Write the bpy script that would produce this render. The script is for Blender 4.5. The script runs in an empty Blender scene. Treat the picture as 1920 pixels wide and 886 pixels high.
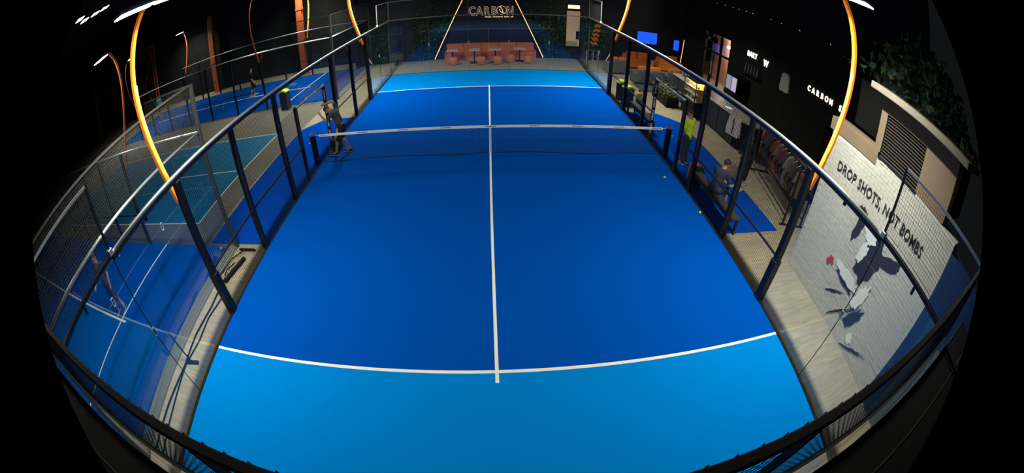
import bpy, bmesh, math, random
from mathutils import Vector, Matrix
random.seed(7)
PI = math.pi
sc = bpy.context.scene
COL = sc.collection

# ------------------------------------------------------------------ camera (wide fisheye on the end wall), world, exposure
cam = bpy.data.cameras.new('camera')
cam_o = bpy.data.objects.new('camera', cam)
COL.objects.link(cam_o)
sc.camera = cam_o
cam.type = 'PANO'
cam.panorama_type = 'FISHEYE_LENS_POLYNOMIAL'
cam.sensor_fit = 'HORIZONTAL'
cam.sensor_width = 36.0
cam.fisheye_fov = 2 * math.radians(79.4)
cam.fisheye_polynomial_k0 = 0.0
cam.fisheye_polynomial_k1 = -0.0677254904263225
cam.fisheye_polynomial_k2 = -0.0008143428926712823
cam.fisheye_polynomial_k3 = 9.208597331933956e-05
cam.fisheye_polynomial_k4 = -5.843750558972495e-06
cam.shift_x = 8.4788 / 1920
cam.shift_y = -40.5411 / 886
cam.clip_start = 0.02
cam.clip_end = 200
_r = Vector((0.9989415229727343, -0.045776117281695006, 0.004514506343617952))
_u = Vector((0.021999231251281455, 0.5616429994631845, 0.8270871628663754))
_f = Vector((0.040396379853480734, 0.8261123944358963, -0.5620555526405938))
cam_o.matrix_world = Matrix(((_r.x, _u.x, -_f.x, -0.0218), (_r.y, _u.y, -_f.y, -10.229),
                             (_r.z, _u.z, -_f.z, 4.9375), (0, 0, 0, 1)))
CAMP = Vector((-0.0218, -10.229, 4.9375))

w = bpy.data.worlds.new('world')
sc.world = w
w.use_nodes = True
w.node_tree.nodes['Background'].inputs[0].default_value = (0.02, 0.024, 0.026, 1)
w.node_tree.nodes['Background'].inputs[1].default_value = 0.25

sc.view_settings.view_transform = 'Standard'
sc.view_settings.look = 'None'
sc.view_settings.gamma = 1
sc.view_settings.use_curve_mapping = False
sc.view_settings.exposure = 0.0
sc.cycles.transparent_max_bounces = 32
sc.cycles.max_bounces = 8
sc.cycles.sample_clamp_indirect = 4.0

P_NEAR, P_FAR, P_SIDE, P_SIDEF = 143.0, 184.0, 43.0, 160.0     # watts of each luminaire: near poles, far poles, near left court, far left court
LAMP = 26.0        # brightness of the luminaire diffusers themselves

# ------------------------------------------------------------------ materials
MATS = {}
def mat(name, col, rough=0.6, metal=0.0, var=0.12, scale=6.0, bump=0.0, emit=None, strength=0.0, spec=0.5):
    if name in MATS:
        return MATS[name]
    m = bpy.data.materials.new(name)
    m.use_nodes = True
    nt = m.node_tree
    b = nt.nodes['Principled BSDF']
    b.inputs['Roughness'].default_value = rough
    b.inputs['Metallic'].default_value = metal
    b.inputs['Specular IOR Level'].default_value = spec
    tc = nt.nodes.new('ShaderNodeTexCoord')
    nz = nt.nodes.new('ShaderNodeTexNoise')
    nz.inputs['Scale'].default_value = scale
    nz.inputs['Detail'].default_value = 3
    nt.links.new(tc.outputs['Object'], nz.inputs['Vector'])
    mx = nt.nodes.new('ShaderNodeMixRGB')
    mx.inputs[1].default_value = tuple(c * (1 - var) for c in col) + (1,)
    mx.inputs[2].default_value = tuple(min(1, c * (1 + var)) for c in col) + (1,)
    nt.links.new(nz.outputs['Fac'], mx.inputs[0])
    nt.links.new(mx.outputs[0], b.inputs['Base Color'])
    if bump:
        bp = nt.nodes.new('ShaderNodeBump')
        bp.inputs['Strength'].default_value = bump
        bp.inputs['Distance'].default_value = 0.01
        nt.links.new(nz.outputs['Fac'], bp.inputs['Height'])
        nt.links.new(bp.outputs[0], b.inputs['Normal'])
    if emit:
        b.inputs['Emission Color'].default_value = tuple(emit) + (1,)
        b.inputs['Emission Strength'].default_value = strength
    MATS[name] = m
    return m

def glass_mat(name, tint):
    m = bpy.data.materials.new(name)
    m.use_nodes = True
    nt = m.node_tree
    nt.nodes.clear()
    out = nt.nodes.new('ShaderNodeOutputMaterial')
    mix = nt.nodes.new('ShaderNodeMixShader')
    tr = nt.nodes.new('ShaderNodeBsdfTransparent')
    tr.inputs[0].default_value = tint + (1,)
    gl = nt.nodes.new('ShaderNodeBsdfGlossy')
    gl.inputs['Roughness'].default_value = 0.0
    gl.inputs[0].default_value = (1, 1, 1, 1)
    fr = nt.nodes.new('ShaderNodeFresnel')
    geo = nt.nodes.new('ShaderNodeNewGeometry')
    mp = nt.nodes.new('ShaderNodeMapRange')          # same reflectance on the entry and the exit face of the pane
    mp.inputs['To Min'].default_value = 1.5
    mp.inputs['To Max'].default_value = 1 / 1.5
    nt.links.new(geo.outputs['Backfacing'], mp.inputs['Value'])
    nt.links.new(mp.outputs['Result'], fr.inputs['IOR'])
    nt.links.new(fr.outputs[0], mix.inputs[0])
    nt.links.new(tr.outputs[0], mix.inputs[1])
    nt.links.new(gl.outputs[0], mix.inputs[2])
    nt.links.new(mix.outputs[0], out.inputs[0])
    MATS[name] = m
    return m

def floor_mat():
    m = mat('wood_floor', (0.5, 0.44, 0.35), rough=0.55)
    nt = m.node_tree
    b = nt.nodes['Principled BSDF']
    geo = nt.nodes.new('ShaderNodeNewGeometry')
    mp = nt.nodes.new('ShaderNodeMapping')
    mp.inputs['Scale'].default_value = (1.2, 9.0, 1.0)
    nt.links.new(geo.outputs['Position'], mp.inputs['Vector'])
    n1 = nt.nodes.new('ShaderNodeTexNoise')
    n1.inputs['Scale'].default_value = 1.6
    n1.inputs['Detail'].default_value = 6
    nt.links.new(mp.outputs[0], n1.inputs['Vector'])
    br = nt.nodes.new('ShaderNodeTexBrick')
    br.inputs['Scale'].default_value = 1.0
    br.inputs['Brick Width'].default_value = 1.2
    br.inputs['Row Height'].default_value = 0.2
    br.inputs['Mortar Size'].default_value = 0.003
    br.inputs['Color1'].default_value = (0.335, 0.292, 0.205, 1)
    br.inputs['Color2'].default_value = (0.38, 0.332, 0.232, 1)
    br.inputs['Mortar'].default_value = (0.3, 0.26, 0.2, 1)
    nt.links.new(geo.outputs['Position'], br.inputs['Vector'])
    ramp = nt.nodes.new('ShaderNodeMapRange')
    ramp.inputs['From Min'].default_value = 0.3
    ramp.inputs['From Max'].default_value = 0.7
    ramp.inputs['To Min'].default_value = 0.78
    ramp.inputs['To Max'].default_value = 1.12
    nt.links.new(n1.outputs['Fac'], ramp.inputs['Value'])
    mul = nt.nodes.new('ShaderNodeMixRGB')
    mul.blend_type = 'MULTIPLY'
    mul.inputs[0].default_value = 1
    nt.links.new(br.outputs['Color'], mul.inputs[1])
    nt.links.new(ramp.outputs[0], mul.inputs[2])
    nt.links.new(mul.outputs[0], b.inputs['Base Color'])
    return m

M_FLOOR = floor_mat()
M_GLASS = glass_mat('court_glass', (0.95, 0.975, 0.985))
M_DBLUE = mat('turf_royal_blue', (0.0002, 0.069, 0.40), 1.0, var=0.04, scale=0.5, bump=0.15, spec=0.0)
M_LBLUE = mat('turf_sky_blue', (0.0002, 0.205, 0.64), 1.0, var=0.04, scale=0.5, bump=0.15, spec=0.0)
M_RUN = mat('runoff_blue', (0.0003, 0.062, 0.45), 1.0, var=0.06, scale=1, spec=0.0)
M_NBLUE = mat('turf_neighbour_blue', (0.0005, 0.066, 0.36), 1.0, var=0.06, scale=0.6, spec=0.0)
M_TEAL = mat('acrylic_teal', (0.01, 0.17, 0.33), 0.7, var=0.06, scale=0.6, spec=0.2)
M_WHITE = mat('line_white', (0.8, 0.79, 0.74), 0.9, var=0.05, spec=0.1)
M_STEEL = mat('powder_coated_black_steel', (0.012, 0.014, 0.019), 0.5, 0.2, var=0.15)
M_RAIL = mat('galvanised_rail', (0.72, 0.72, 0.68), 0.34, 0.75, var=0.1, scale=14)
M_WIRE = mat('dark_wire', (0.02, 0.021, 0.023), 0.5, 0.4)
M_WIREG = mat('grey_wire', (0.065, 0.068, 0.065), 0.5, 0.2)
M_GREY = mat('kerb_concrete', (0.25, 0.26, 0.24), 0.85, var=0.15, scale=8, bump=0.2)
M_CLAMP = mat('brushed_clamp', (0.5, 0.52, 0.52), 0.4, 0.2)
M_BLACK = mat('matt_black', (0.008, 0.008, 0.009), 0.8, var=0.2, spec=0.2)
M_DARKWALL = mat('dark_hall_wall', (0.016, 0.018, 0.018), 0.9, var=0.3, scale=1.0, spec=0.1)
M_NAVY = mat('navy_panel', (0.010, 0.014, 0.026), 0.7, var=0.2)
M_ORANGE = mat('orange_paint', (0.85, 0.22, 0.012), 0.5, var=0.1)
M_RUST = mat('rust_orange_steel', (0.45, 0.10, 0.02), 0.6, var=0.25, scale=3)
M_LAMPBODY = mat('luminaire_housing', (0.4, 0.4, 0.4), 0.4, 0.6)
M_LAMP = mat('luminaire_led', (0.9, 0.9, 0.9), 0.5, emit=(1.0, 0.97, 0.88), strength=LAMP)
M_LAMP2 = mat('luminaire_led_neighbour', (0.9, 0.9, 0.9), 0.5, emit=(1.0, 0.97, 0.92), strength=LAMP)
M_LEDY = mat('led_strip_amber', (0.9, 0.5, 0.1), 0.5, emit=(1.0, 0.36, 0.012), strength=1.9)
M_LEDO = mat('led_strip_orange', (0.9, 0.4, 0.1), 0.5, emit=(1.0, 0.33, 0.06), strength=2.2)
M_LEDW = mat('led_strip_warm', (0.9, 0.7, 0.4), 0.5, emit=(1.0, 0.50, 0.17), strength=2.2)
M_SIGN = mat('sign_glow', (0.9, 0.8, 0.6), 0.5, emit=(1.0, 0.62, 0.36), strength=1.0)
M_SIGNW = mat('sign_white_glow', (0.9, 0.9, 0.9), 0.5, emit=(1.0, 0.80, 0.66), strength=2.6)
M_BROWN = mat('letter_bronze', (0.03, 0.012, 0.008), 0.5, 0.3)
M_TERRA = mat('terracotta_leather', (0.74, 0.20, 0.02), 0.6, var=0.15, scale=10)
M_STONE = mat('pale_table_top', (0.62, 0.58, 0.52), 0.4, var=0.08)
M_COUNTER = mat('counter_top', (0.42, 0.38, 0.32), 0.35, var=0.1)
M_GREYSOFA = mat('grey_sofa', (0.10, 0.115, 0.125), 0.85, var=0.12, scale=20)
M_BRICKW = mat('white_painted_brick', (0.56, 0.56, 0.50), 0.7, var=0.1, scale=5, bump=0.3)
M_MORTAR = mat('white_painted_mortar', (0.51, 0.505, 0.45), 0.85, var=0.1)
M_TAN = mat('tan_render', (0.21, 0.155, 0.10), 0.8, var=0.08, scale=3)
M_CAP = mat('pale_coping', (0.24, 0.215, 0.17), 0.8, var=0.12)
M_SHUT = mat('dark_shutter', (0.04, 0.033, 0.03), 0.6, 0.0, var=0.2)
M_BLUEWALL = mat('deep_blue_wall', (0.006, 0.035, 0.15), 0.6, var=0.1)
M_BLUEDOOR = mat('mid_blue_door', (0.015, 0.08, 0.2), 0.55, var=0.1)
M_INK = mat('stencil_black', (0.018, 0.018, 0.02), 0.8, var=0.25, scale=12)
M_INKW = mat('stencil_white', (0.80, 0.86, 0.82), 0.8, var=0.2, scale=9)
M_INKR = mat('stencil_red', (0.45, 0.05, 0.04), 0.8)
M_LEAF = mat('leaf_green', (0.025, 0.085, 0.02), 0.6, var=0.7, scale=3)
M_LEAF2 = mat('leaf_lime', (0.16, 0.26, 0.03), 0.6, var=0.5, scale=4)
M_LEAFD = mat('leaf_dark', (0.012, 0.04, 0.014), 0.7, var=0.6, scale=3)
M_SKIN = mat('skin', (0.50, 0.27, 0.17), 0.55, var=0.08, scale=9)
M_HAIR = mat('hair_dark', (0.03, 0.018, 0.012), 0.7, var=0.3, scale=40)
M_HAIRB = mat('hair_brown', (0.12, 0.05, 0.025), 0.7, var=0.3, scale=40)
M_TV = mat('screen_blue', (0.01, 0.01, 0.02), 0.3, emit=(0.01, 0.10, 1.0), strength=1.1)
M_SILVER = mat('silver', (0.6, 0.6, 0.58), 0.4, 0.15)
M_LIME = mat('lime_plastic', (0.5, 0.75, 0.03), 0.5, var=0.1)
M_BALL = mat('tennis_felt', (0.62, 0.75, 0.08), 0.95, var=0.1)
M_NET = mat('net_cord', (0.004, 0.006, 0.012), 0.9)
M_TAPE = mat('net_tape', (0.88, 0.88, 0.86), 0.8, var=0.05)
M_NAVYPOST = mat('post_pad', (0.008, 0.010, 0.016), 0.75, var=0.2)

# ------------------------------------------------------------------ mesh helpers
class MB:
    def __init__(s):
        s.v = []
        s.f = []
    def add(s, vs, fs):
        n = len(s.v)
        s.v += [tuple(x) for x in vs]
        s.f += [tuple(i + n for i in f) for f in fs]
        return s
    def box(s, x0, x1, y0, y1, z0, z1):
        vs = [(x, y, z) for z in (z0, z1) for y in (y0, y1) for x in (x0, x1)]
        return s.add(vs, [(0, 2, 3, 1), (4, 5, 7, 6), (0, 1, 5, 4), (2, 6, 7, 3), (0, 4, 6, 2), (1, 3, 7, 5)])
    def cbox(s, c, d, rz=0.0):
        hx, hy, hz = d[0] / 2, d[1] / 2, d[2] / 2
        co, si = math.cos(rz), math.sin(rz)
        vs = []
        for z in (-hz, hz):
            for y in (-hy, hy):
                for x in (-hx, hx):
                    vs.append((c[0] + x * co - y * si, c[1] + x * si + y * co, c[2] + z))
        return s.add(vs, [(0, 2, 3, 1), (4, 5, 7, 6), (0, 1, 5, 4), (2, 6, 7, 3), (0, 4, 6, 2), (1, 3, 7, 5)])
    def beam(s, p, q, a, b=None, up=(0, 0, 1)):
        b = b or a
        p, q = Vector(p), Vector(q)
        d = (q - p).normalized()
        u = Vector(up)
        if abs(d.dot(u)) > 0.97:
            u = Vector((0, 1, 0))
        x = d.cross(u).normalized()
        y = x.cross(d).normalized()
        vs = []
        for e in (p, q):
            for sx, sy in ((-1, -1), (1, -1), (1, 1), (-1, 1)):
                vs.append(e + x * (a / 2 * sx) + y * (b / 2 * sy))
        return s.add(vs, [(0, 1, 2, 3), (7, 6, 5, 4), (0, 4, 5, 1), (1, 5, 6, 2), (2, 6, 7, 3), (3, 7, 4, 0)])
    def tube(s, pts, r, seg=8, sq=False):
        pts = [Vector(p) for p in pts]
        rs = r if isinstance(r, (list, tuple)) else [r] * len(pts)
        vs = []
        n = len(pts)
        ref = Vector((0, 0, 1))
        for i, p in enumerate(pts):
            d = (pts[min(i + 1, n - 1)] - pts[max(i - 1, 0)]).normalized()
            u = ref if abs(d.dot(ref)) < 0.95 else Vector((0, 1, 0))
            x = d.cross(u).normalized()
            y = x.cross(d).normalized()
            for k in range(seg):
                a = 2 * PI * (k + (0.5 if sq else 0)) / seg
                vs.append(p + (x * math.cos(a) + y * math.sin(a)) * rs[i])
        fs = []
        for i in range(n - 1):
            for k in range(seg):
                a, b2 = i * seg + k, i * seg + (k + 1) % seg
                fs.append((a, a + seg, b2 + seg, b2))
        fs.append(tuple(range(seg)))
        fs.append(tuple(reversed(range((n - 1) * seg, n * seg))))
        return s.add(vs, fs)
    def lathe(s, prof, c=(0, 0, 0), seg=20, sx=1.0, sy=1.0):
        vs = []
        for r, z in prof:
            for k in range(seg):
                a = 2 * PI * k / seg
                vs.append((c[0] + r * math.cos(a) * sx, c[1] + r * math.sin(a) * sy, c[2] + z))
        fs = []
        n = len(prof)
        for i in range(n - 1):
            for k in range(seg):
                a, b2 = i * seg + k, i * seg + (k + 1) % seg
                fs.append((a, b2, b2 + seg, a + seg))
        fs.append(tuple(reversed(range(seg))))
        fs.append(tuple(range((n - 1) * seg, n * seg)))
        return s.add(vs, fs)
    def prism(s, poly, axis, a, b):
        """poly in the two other axes (in x,y,z order), extruded along axis from a to b"""
        n = len(poly)
        vs = []
        for t in (a, b):
            for (p, q) in poly:
                vs.append({'x': (t, p, q), 'y': (p, t, q), 'z': (p, q, t)}[axis])
        fs = [tuple(range(n)), tuple(reversed(range(n, 2 * n)))]
        for i in range(n):
            j = (i + 1) % n
            fs.append((i, j, j + n, i + n))
        return s.add(vs, fs)
    def capsule(s, p, q, r1, r2, seg=10, flat=1.0):
        p, q = Vector(p), Vector(q)
        d = q - p
        L = d.length
        d = d.normalized() if L > 1e-6 else Vector((0, 0, 1))
        u = Vector((0, 0, 1)) if abs(d.z) < 0.9 else Vector((0, 1, 0))
        x = d.cross(u).normalized()
        y = x.cross(d).normalized()
        prof = []
        for a in (-90, -60, -30, 0):
            prof.append((r1 * math.cos(math.radians(a)), r1 * math.sin(math.radians(a))))
        for a in (0, 30, 60, 90):
            prof.append((r2 * math.cos(math.radians(a)), L + r2 * math.sin(math.radians(a))))
        vs = []
        for r, t in prof:
            for k in range(seg):
                a = 2 * PI * k / seg
                vs.append(p + d * t + (x * math.cos(a) + y * math.sin(a) * flat) * max(r, 0.0005))
        fs = []
        for i in range(len(prof) - 1):
            for k in range(seg):
                a, b2 = i * seg + k, i * seg + (k + 1) % seg
                fs.append((a, a + seg, b2 + seg, b2))
        fs.append(tuple(range(seg)))
        fs.append(tuple(reversed(range((len(prof) - 1) * seg, len(prof) * seg))))
        return s.add(vs, fs)
    def ball(s, c, rx, ry=None, rz=None, seg=14, rings=9):
        ry = rx if ry is None else ry
        rz = rx if rz is None else rz
        prof = []
        vs = []
        for i in range(rings + 1):
            t = PI * i / rings
            for k in range(seg):
                a = 2 * PI * k / seg
                rr = max(math.sin(t), 0.01)
                vs.append((c[0] + rx * rr * math.cos(a), c[1] + ry * rr * math.sin(a), c[2] - rz * math.cos(t)))
        fs = []
        for i in range(rings):
            for k in range(seg):
                a, b2 = i * seg + k, i * seg + (k + 1) % seg
                fs.append((a, b2, b2 + seg, a + seg))
        fs.append(tuple(reversed(range(seg))))
        fs.append(tuple(range(rings * seg, (rings + 1) * seg)))
        return s.add(vs, fs)
    def leaf(s, c, d, side, L, W):
        c, d, side = Vector(c), Vector(d), Vector(side)
        n = d.cross(side).normalized()
        vs = [c, c + d * L * 0.45 + side * W + n * W * 0.35, c + d * L, c + d * L * 0.45 - side * W + n * W * 0.35, c + d * L * 0.5]
        return s.add(vs, [(0, 4, 1), (1, 4, 2), (0, 3, 4), (4, 3, 2)])
    def mesh(s, name, m):
        me = bpy.data.meshes.new(name)
        me.from_pydata(s.v, [], s.f)
        if m:
            me.materials.append(m)
        me.validate()
        me.update()
        return me
    def build(s, name, m, parent=None, bevel=0.0, smooth=False, label=None, kind=None, cat=None, group=None):
        me = s.mesh(name, m)
        o = bpy.data.objects.new(name, me)
        COL.objects.link(o)
        if parent:
            o.parent = parent
        if bevel:
            b = o.modifiers.new('bevel', 'BEVEL')
            b.width = bevel
            b.segments = 2
            b.limit_method = 'ANGLE'
        if smooth:
            for p in me.polygons:
                p.use_smooth = True
        if not parent:                      # set the origin at the base centre of the thing
            if s.v:
                xs, ys, zs = zip(*s.v)
                c = Vector(((min(xs) + max(xs)) / 2, (min(ys) + max(ys)) / 2, min(zs)))
                me.transform(Matrix.Translation(-c))
                o.location = c
        return tag(o, label, cat, group, kind)

def tag(o, label=None, cat=None, group=None, kind=None):
    if label: o['label'] = label
    if cat: o['category'] = cat
    if group: o['group'] = group
    if kind: o['kind'] = kind
    return o

def thing(name, label, cat, loc=(0, 0, 0), rz=0.0, group=None, kind=None):
    o = bpy.data.objects.new(name, None)
    COL.objects.link(o)
    o.location = loc
    o.rotation_euler = (0, 0, rz)
    o.empty_display_size = 0.1
    return tag(o, label, cat, group, kind)

def child(mesh_or_mb, name, m, parent, **k):
    return mesh_or_mb.build(name, m, parent, **k)

def copy_tree(o, loc=None, rz=None, label=None, parent=None):
    c = o.copy()
    COL.objects.link(c)
    if parent: c.parent = parent
    if loc is not None: c.location = loc
    if rz is not None: c.rotation_euler = (0, 0, rz)
    if label: c['label'] = label
    for ch in list(o.children):
        copy_tree(ch, parent=c)
    return c

def text_mesh(body, size, depth, m, name, parent, mtx, label=None, spacing=1.0, offset=0.0, xscale=1.0):
    cu = bpy.data.curves.new('t', 'FONT')
    cu.body = body
    cu.size = size
    cu.extrude = depth / 2
    cu.offset = offset
    cu.space_character = spacing
    cu.align_x = 'CENTER'
    cu.resolution_u = 3
    to = bpy.data.objects.new('t', cu)
    COL.objects.link(to)
    bpy.context.view_layer.update()
    dg = bpy.context.evaluated_depsgraph_get()
    me = bpy.data.meshes.new_from_object(to.evaluated_get(dg))
    bpy.data.objects.remove(to)
    bpy.data.curves.remove(cu)
    me.materials.clear()
    me.materials.append(m)
    me.transform(Matrix.Scale(xscale, 4, (1, 0, 0)))
    me.transform(mtx)
    o = bpy.data.objects.new(name, me)
    COL.objects.link(o)
    if parent: o.parent = parent
    return tag(o, label)

def frame_mtx(origin, xdir, ydir):
    x, y = Vector(xdir).normalized(), Vector(ydir).normalized()
    z = x.cross(y)
    o = Vector(origin)
    return Matrix(((x.x, y.x, z.x, o.x), (x.y, y.y, z.y, o.y), (x.z, y.z, z.z, o.z), (0, 0, 0, 1)))

# ================================================================== SETTING
FZ = -0.03
MB().box(-46, 14.5, -15, 21, FZ - 0.1, FZ).build('floor', M_FLOOR, kind='structure', label='pale wood-look hall floor around the courts')
MB().box(-46, 14.5, -15, 21, 10.5, 10.6).build('ceiling', M_DARKWALL, kind='structure', label='black hall ceiling')
MB().box(-46.2, -46, -15, 21, FZ, 10.5).build('wall_left', M_DARKWALL, kind='structure', label='dark far left hall wall')
MB().box(-46, 14.5, -15.2, -15, FZ, 10.5).build('wall_near', M_DARKWALL, kind='structure', label='dark hall wall behind the camera')
MB().box(-46, -7.9, 14.6, 14.8, FZ, 10.5).build('wall_far_left', M_DARKWALL, kind='structure', label='dark hall wall behind the neighbouring courts')

# ---- main court surface
cs = thing('court_surface', 'blue padel court turf with sky-blue ends and white lines', 'court', kind='structure')
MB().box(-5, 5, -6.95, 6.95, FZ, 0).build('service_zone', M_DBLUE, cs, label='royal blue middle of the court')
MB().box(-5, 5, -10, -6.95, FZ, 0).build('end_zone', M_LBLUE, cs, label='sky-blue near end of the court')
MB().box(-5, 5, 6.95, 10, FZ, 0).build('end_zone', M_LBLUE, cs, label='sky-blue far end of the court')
MB().box(-0.026, 0.026, -7.15, 7.15, 0, 0.003).build('centre_line', M_WHITE, cs)
for y in (-6.95, 6.95):
    MB().box(-5, 5, y - 0.028, y + 0.028, 0, 0.0035).build('service_line', M_WHITE, cs)
for sx in (-1, 1):
    MB().box(sx * 5.03 - 0.03, sx * 5.03 + 0.03, -10, 10, FZ, 0.012).build('edge_strip', M_BLACK, cs)
MB().box(-5.04, 5.04, 10, 10.05, FZ, 0.012).build('edge_strip', M_STEEL, cs)

# run-off mats either side of the net
for sx, lb in ((-1, 'blue run-off mat left of the net'), (1, 'blue run-off mat right of the net beside the bar')):
    poly = [(sx * 5.04, -3.9), (sx * 7.05, -3.9), (sx * 7.15, 3.0), (sx * 6.5, 3.85), (sx * 5.04, 3.85)]
    if sx < 0: poly = poly[::-1]
    MB().prism(poly, 'z', FZ, -0.012).build('runoff_mat', M_RUN, kind='structure', label=lb)

# ================================================================== COURT ENCLOSURE
def wire_grid(mb, plane, c, a0, a1, z0, z1, step=0.05, t=0.004):
    """plane 'x': wires in the plane x=c, running y a0..a1 ; plane 'y': x a0..a1"""
    h = t / 2
    n = int(round((a1 - a0) / step))
    for i in range(n + 1):
        a = a0 + (a1 - a0) * i / n
        if plane == 'x': mb.box(c - h, c + h, a - h, a + h, z0, z1)
        else: mb.box(a - h, a + h, c - h, c + h, z0, z1)
    n = int(round((z1 - z0) / step))
    for i in range(n + 1):
        z = z0 + (z1 - z0) * i / n
        if plane == 'x': mb.box(c + h, c + 3 * h, a0, a1, z - h, z + h)
        else: mb.box(a0, a1, c + h, c + 3 * h, z - h, z + h)
    return mb

def pane(parent, x0, x1, y0, y1, z0, z1, name='glass_pane'):
    return MB().box(x0, x1, y0, y1, z0, z1).build(name, M_GLASS, parent)

def clamp(parent, c, axis):
    d = (0.03, 0.07, 0.16) if axis == 'x' else (0.07, 0.03, 0.16)
    x, y, z = c
    m = MB()
    for dz in (-0.07, 0.07):
        m.cbox((x, y, z + dz), (d[0], d[1], 0.012))
    for s_ in (-1, 1):
        if axis == 'x': m.cbox((x, y + s_ * 0.03, z), (d[0], 0.01, 0.14))
        else: m.cbox((x + s_ * 0.03, y, z), (0.01, d[1], 0.14))
    return m.build('glass_clamp', M_CLAMP, parent)

def side_fence(sx, label):
    X = sx * 5.06
    t = thing('side_fence', label, 'fence', (X, 0, 0))
    L = lambda x0, x1, *r: MB().box(min(x0, x1) - X, max(x0, x1) - X, *r)
    # posts
    for y in (-6, -4, -2, 2, 4, 6):
        m = L(X - 0.02, X + 0.10, y - 0.05, y + 0.05, FZ, 2.84) if sx > 0 else L(X - 0.10, X + 0.02, y - 0.05, y + 0.05, FZ, 2.84)
        if abs(y) == 6:
            m = L(X - 0.07, X + 0.07, y - 0.06, y + 0.06, FZ, 2.84)
        p = m.build('post', M_STEEL, t, bevel=0.004)
        if abs(y) == 6:      # thicker sleeve round the foot of the lighting post
            L(X - 0.085, X + 0.085, y - 0.08, y + 0.08, FZ, 0.95).build('sleeve', M_STEEL, p, bevel=0.006)
        L(X - 0.08, X + 0.08, y - 0.07, y + 0.07, FZ, FZ + 0.02).build('foot_plate', M_STEEL, p)
    # rails
    MB().tube([(0, y_, 2.93) for y_ in (-8, -4, 0, 4, 8)], 0.036, 14).build('top_rail', M_RAIL, t, smooth=True)
    L(X - 0.035, X + 0.035, -8, 8, 2.84, 2.90).build('rail_underside', M_STEEL, t)
    for e in (-1, 1):
        a, b = sorted((e * 8, e * 10))
        L(X - 0.02, X + 0.02, a, b, 3.96, 4.0).build('upper_rail', M_RAIL, t)
        L(X - 0.04, X + 0.04, a, b, 2.90, 2.965).build('top_rail', M_RAIL if e > 0 else M_STEEL, t)
        L(X - 0.02, X + 0.02, e * 8 - 0.02, e * 8 + 0.02, 2.965, 4.0).build('stub_post', M_RAIL if e > 0 else M_STEEL, t)
        wire_grid(MB(), 'x', 0, a, b, 2.98, 3.96, 0.05, 0.004).build('wire_mesh', M_WIREG, t, kind='stuff')
        L(X - 0.05, X + 0.05, e * 8 - 0.05, e * 8 + 0.05, 2.93, 3.02).build('rail_cap', M_CLAMP, t, bevel=0.01)
    for y0, y1 in ((-6, -4), (-4, -2), (-2, -1.0), (1.2, 2), (2, 4), (4, 6)):
        L(X - 0.016, X + 0.016, y0 + 0.04, y1 - 0.04, 0.975, 1.01).build('mid_rail', M_STEEL, t)
        wire_grid(MB(), 'x', 0.03 * sx, y0 + 0.04, y1 - 0.04, 0.02, 2.85 if abs(y0 + y1) > 4 else 2.1, 0.05, 0.0042).build('wire_mesh', M_WIRE, t, kind='stuff')
    # glass
    for y0, y1 in ((-10, -8), (-8, -6), (6, 8), (8, 10)):
        pane(t, -0.006, 0.006, y0 + 0.006, y1 - 0.006, 0.012, 2.86)
    for y in (-8, 8):
        clamp(t, (0, y, 1.5), 'x')
        MB().box(-0.007, 0.007, y - 0.006, y + 0.006, 0.012, 2.86).build('joint_seal', M_BLACK, t)
    for y in (-9, -7, 7, 9):
        MB().cbox((0, y, 2.84), (0.05, 0.05, 0.12)).build('glass_bracket', M_STEEL, t)
    return t
side_fence(-1, 'steel, mesh and glass side fence left of the main court')
side_fence(1, 'steel, mesh and glass side fence right of the main court, by the bar')

def end_wall(sy, label):
    Y = sy * 10.02
    t = thing('end_wall', label, 'fence', (0, Y, 0))
    m = M_STEEL if sy < 0 else M_WIREG
    for i in range(5):
        x0 = -5 + 2 * i
        pane(t, x0 + 0.006, x0 + 1.994, -0.006, 0.006, 0.012, 2.93)
        if i:
            clamp(t, (x0, 0, 1.5), 'y')
            MB().box(x0 - 0.006, x0 + 0.006, -0.007, 0.007, 0.012, 2.93).build('joint_seal', M_WIREG, t)
    MB().box(-5.06, 5.06, -0.02, 0.02, 2.95, 2.995).build('lower_rail', mat('brown_rail', (0.04, 0.032, 0.024), 0.8) if sy < 0 else m, t)
    if sy < 0:
        tips = MB()
        for i in range(-50, 51): tips.box(i * 0.1 - 0.004, i * 0.1 + 0.004, 0.022, 0.026, 3.97, 4.001)
        tips.build('mesh_tips', M_WIRE, t, kind='stuff')
    MB().box(-5.08, 5.08, -0.022, 0.022, 3.955, 4.0).build('upper_rail', mat('weathered_black_rail', (0.15, 0.143, 0.135), 0.6, 0.2, var=0.25, scale=12) if sy < 0 else m, t, bevel=0.004)
    wire_grid(MB(), 'y', 0.0, -5.05, 5.05, 2.98, 3.96, 0.045, 0.0027).build('wire_mesh', M_WIRE, t, kind='stuff')
    for x in (-5, -1, 1, 5):
        MB().box(x - 0.02, x + 0.02, -0.02, 0.02, 2.99, 3.96).build('stub_post', m, t)
    for x in (-5.04, 5.04):
        MB().box(x - 0.012, x + 0.012, -0.012, 0.012, 0, 2.95).build('corner_channel', M_WIREG, t)
    return t
end_wall(-1, 'near glass end wall with wire mesh top just below the camera')
end_wall(1, 'far glass end wall with mesh top in front of the plant wall')

# camera deck behind the near end wall
dk = thing('wall_deck', 'black camera platform behind the near end wall', 'platform', (0, -10.14, 0), kind='structure')
MB().box(-9.2, 6.5, -4.8, 0, 2.6, 2.86).build('deck_board', M_BLACK, dk)
MB().box(-9.2, 6.5, -0.01, 0.015, 2.82, 2.875).build('deck_edge', mat('brown_rail', (0.04, 0.032, 0.024), 0.8), dk)
MB().box(-9.2, 6.5, -0.42, -0.40, 2.86, 2.875).build('deck_batten', mat('brown_rail', (0.04, 0.032, 0.024), 0.8), dk)

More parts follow.
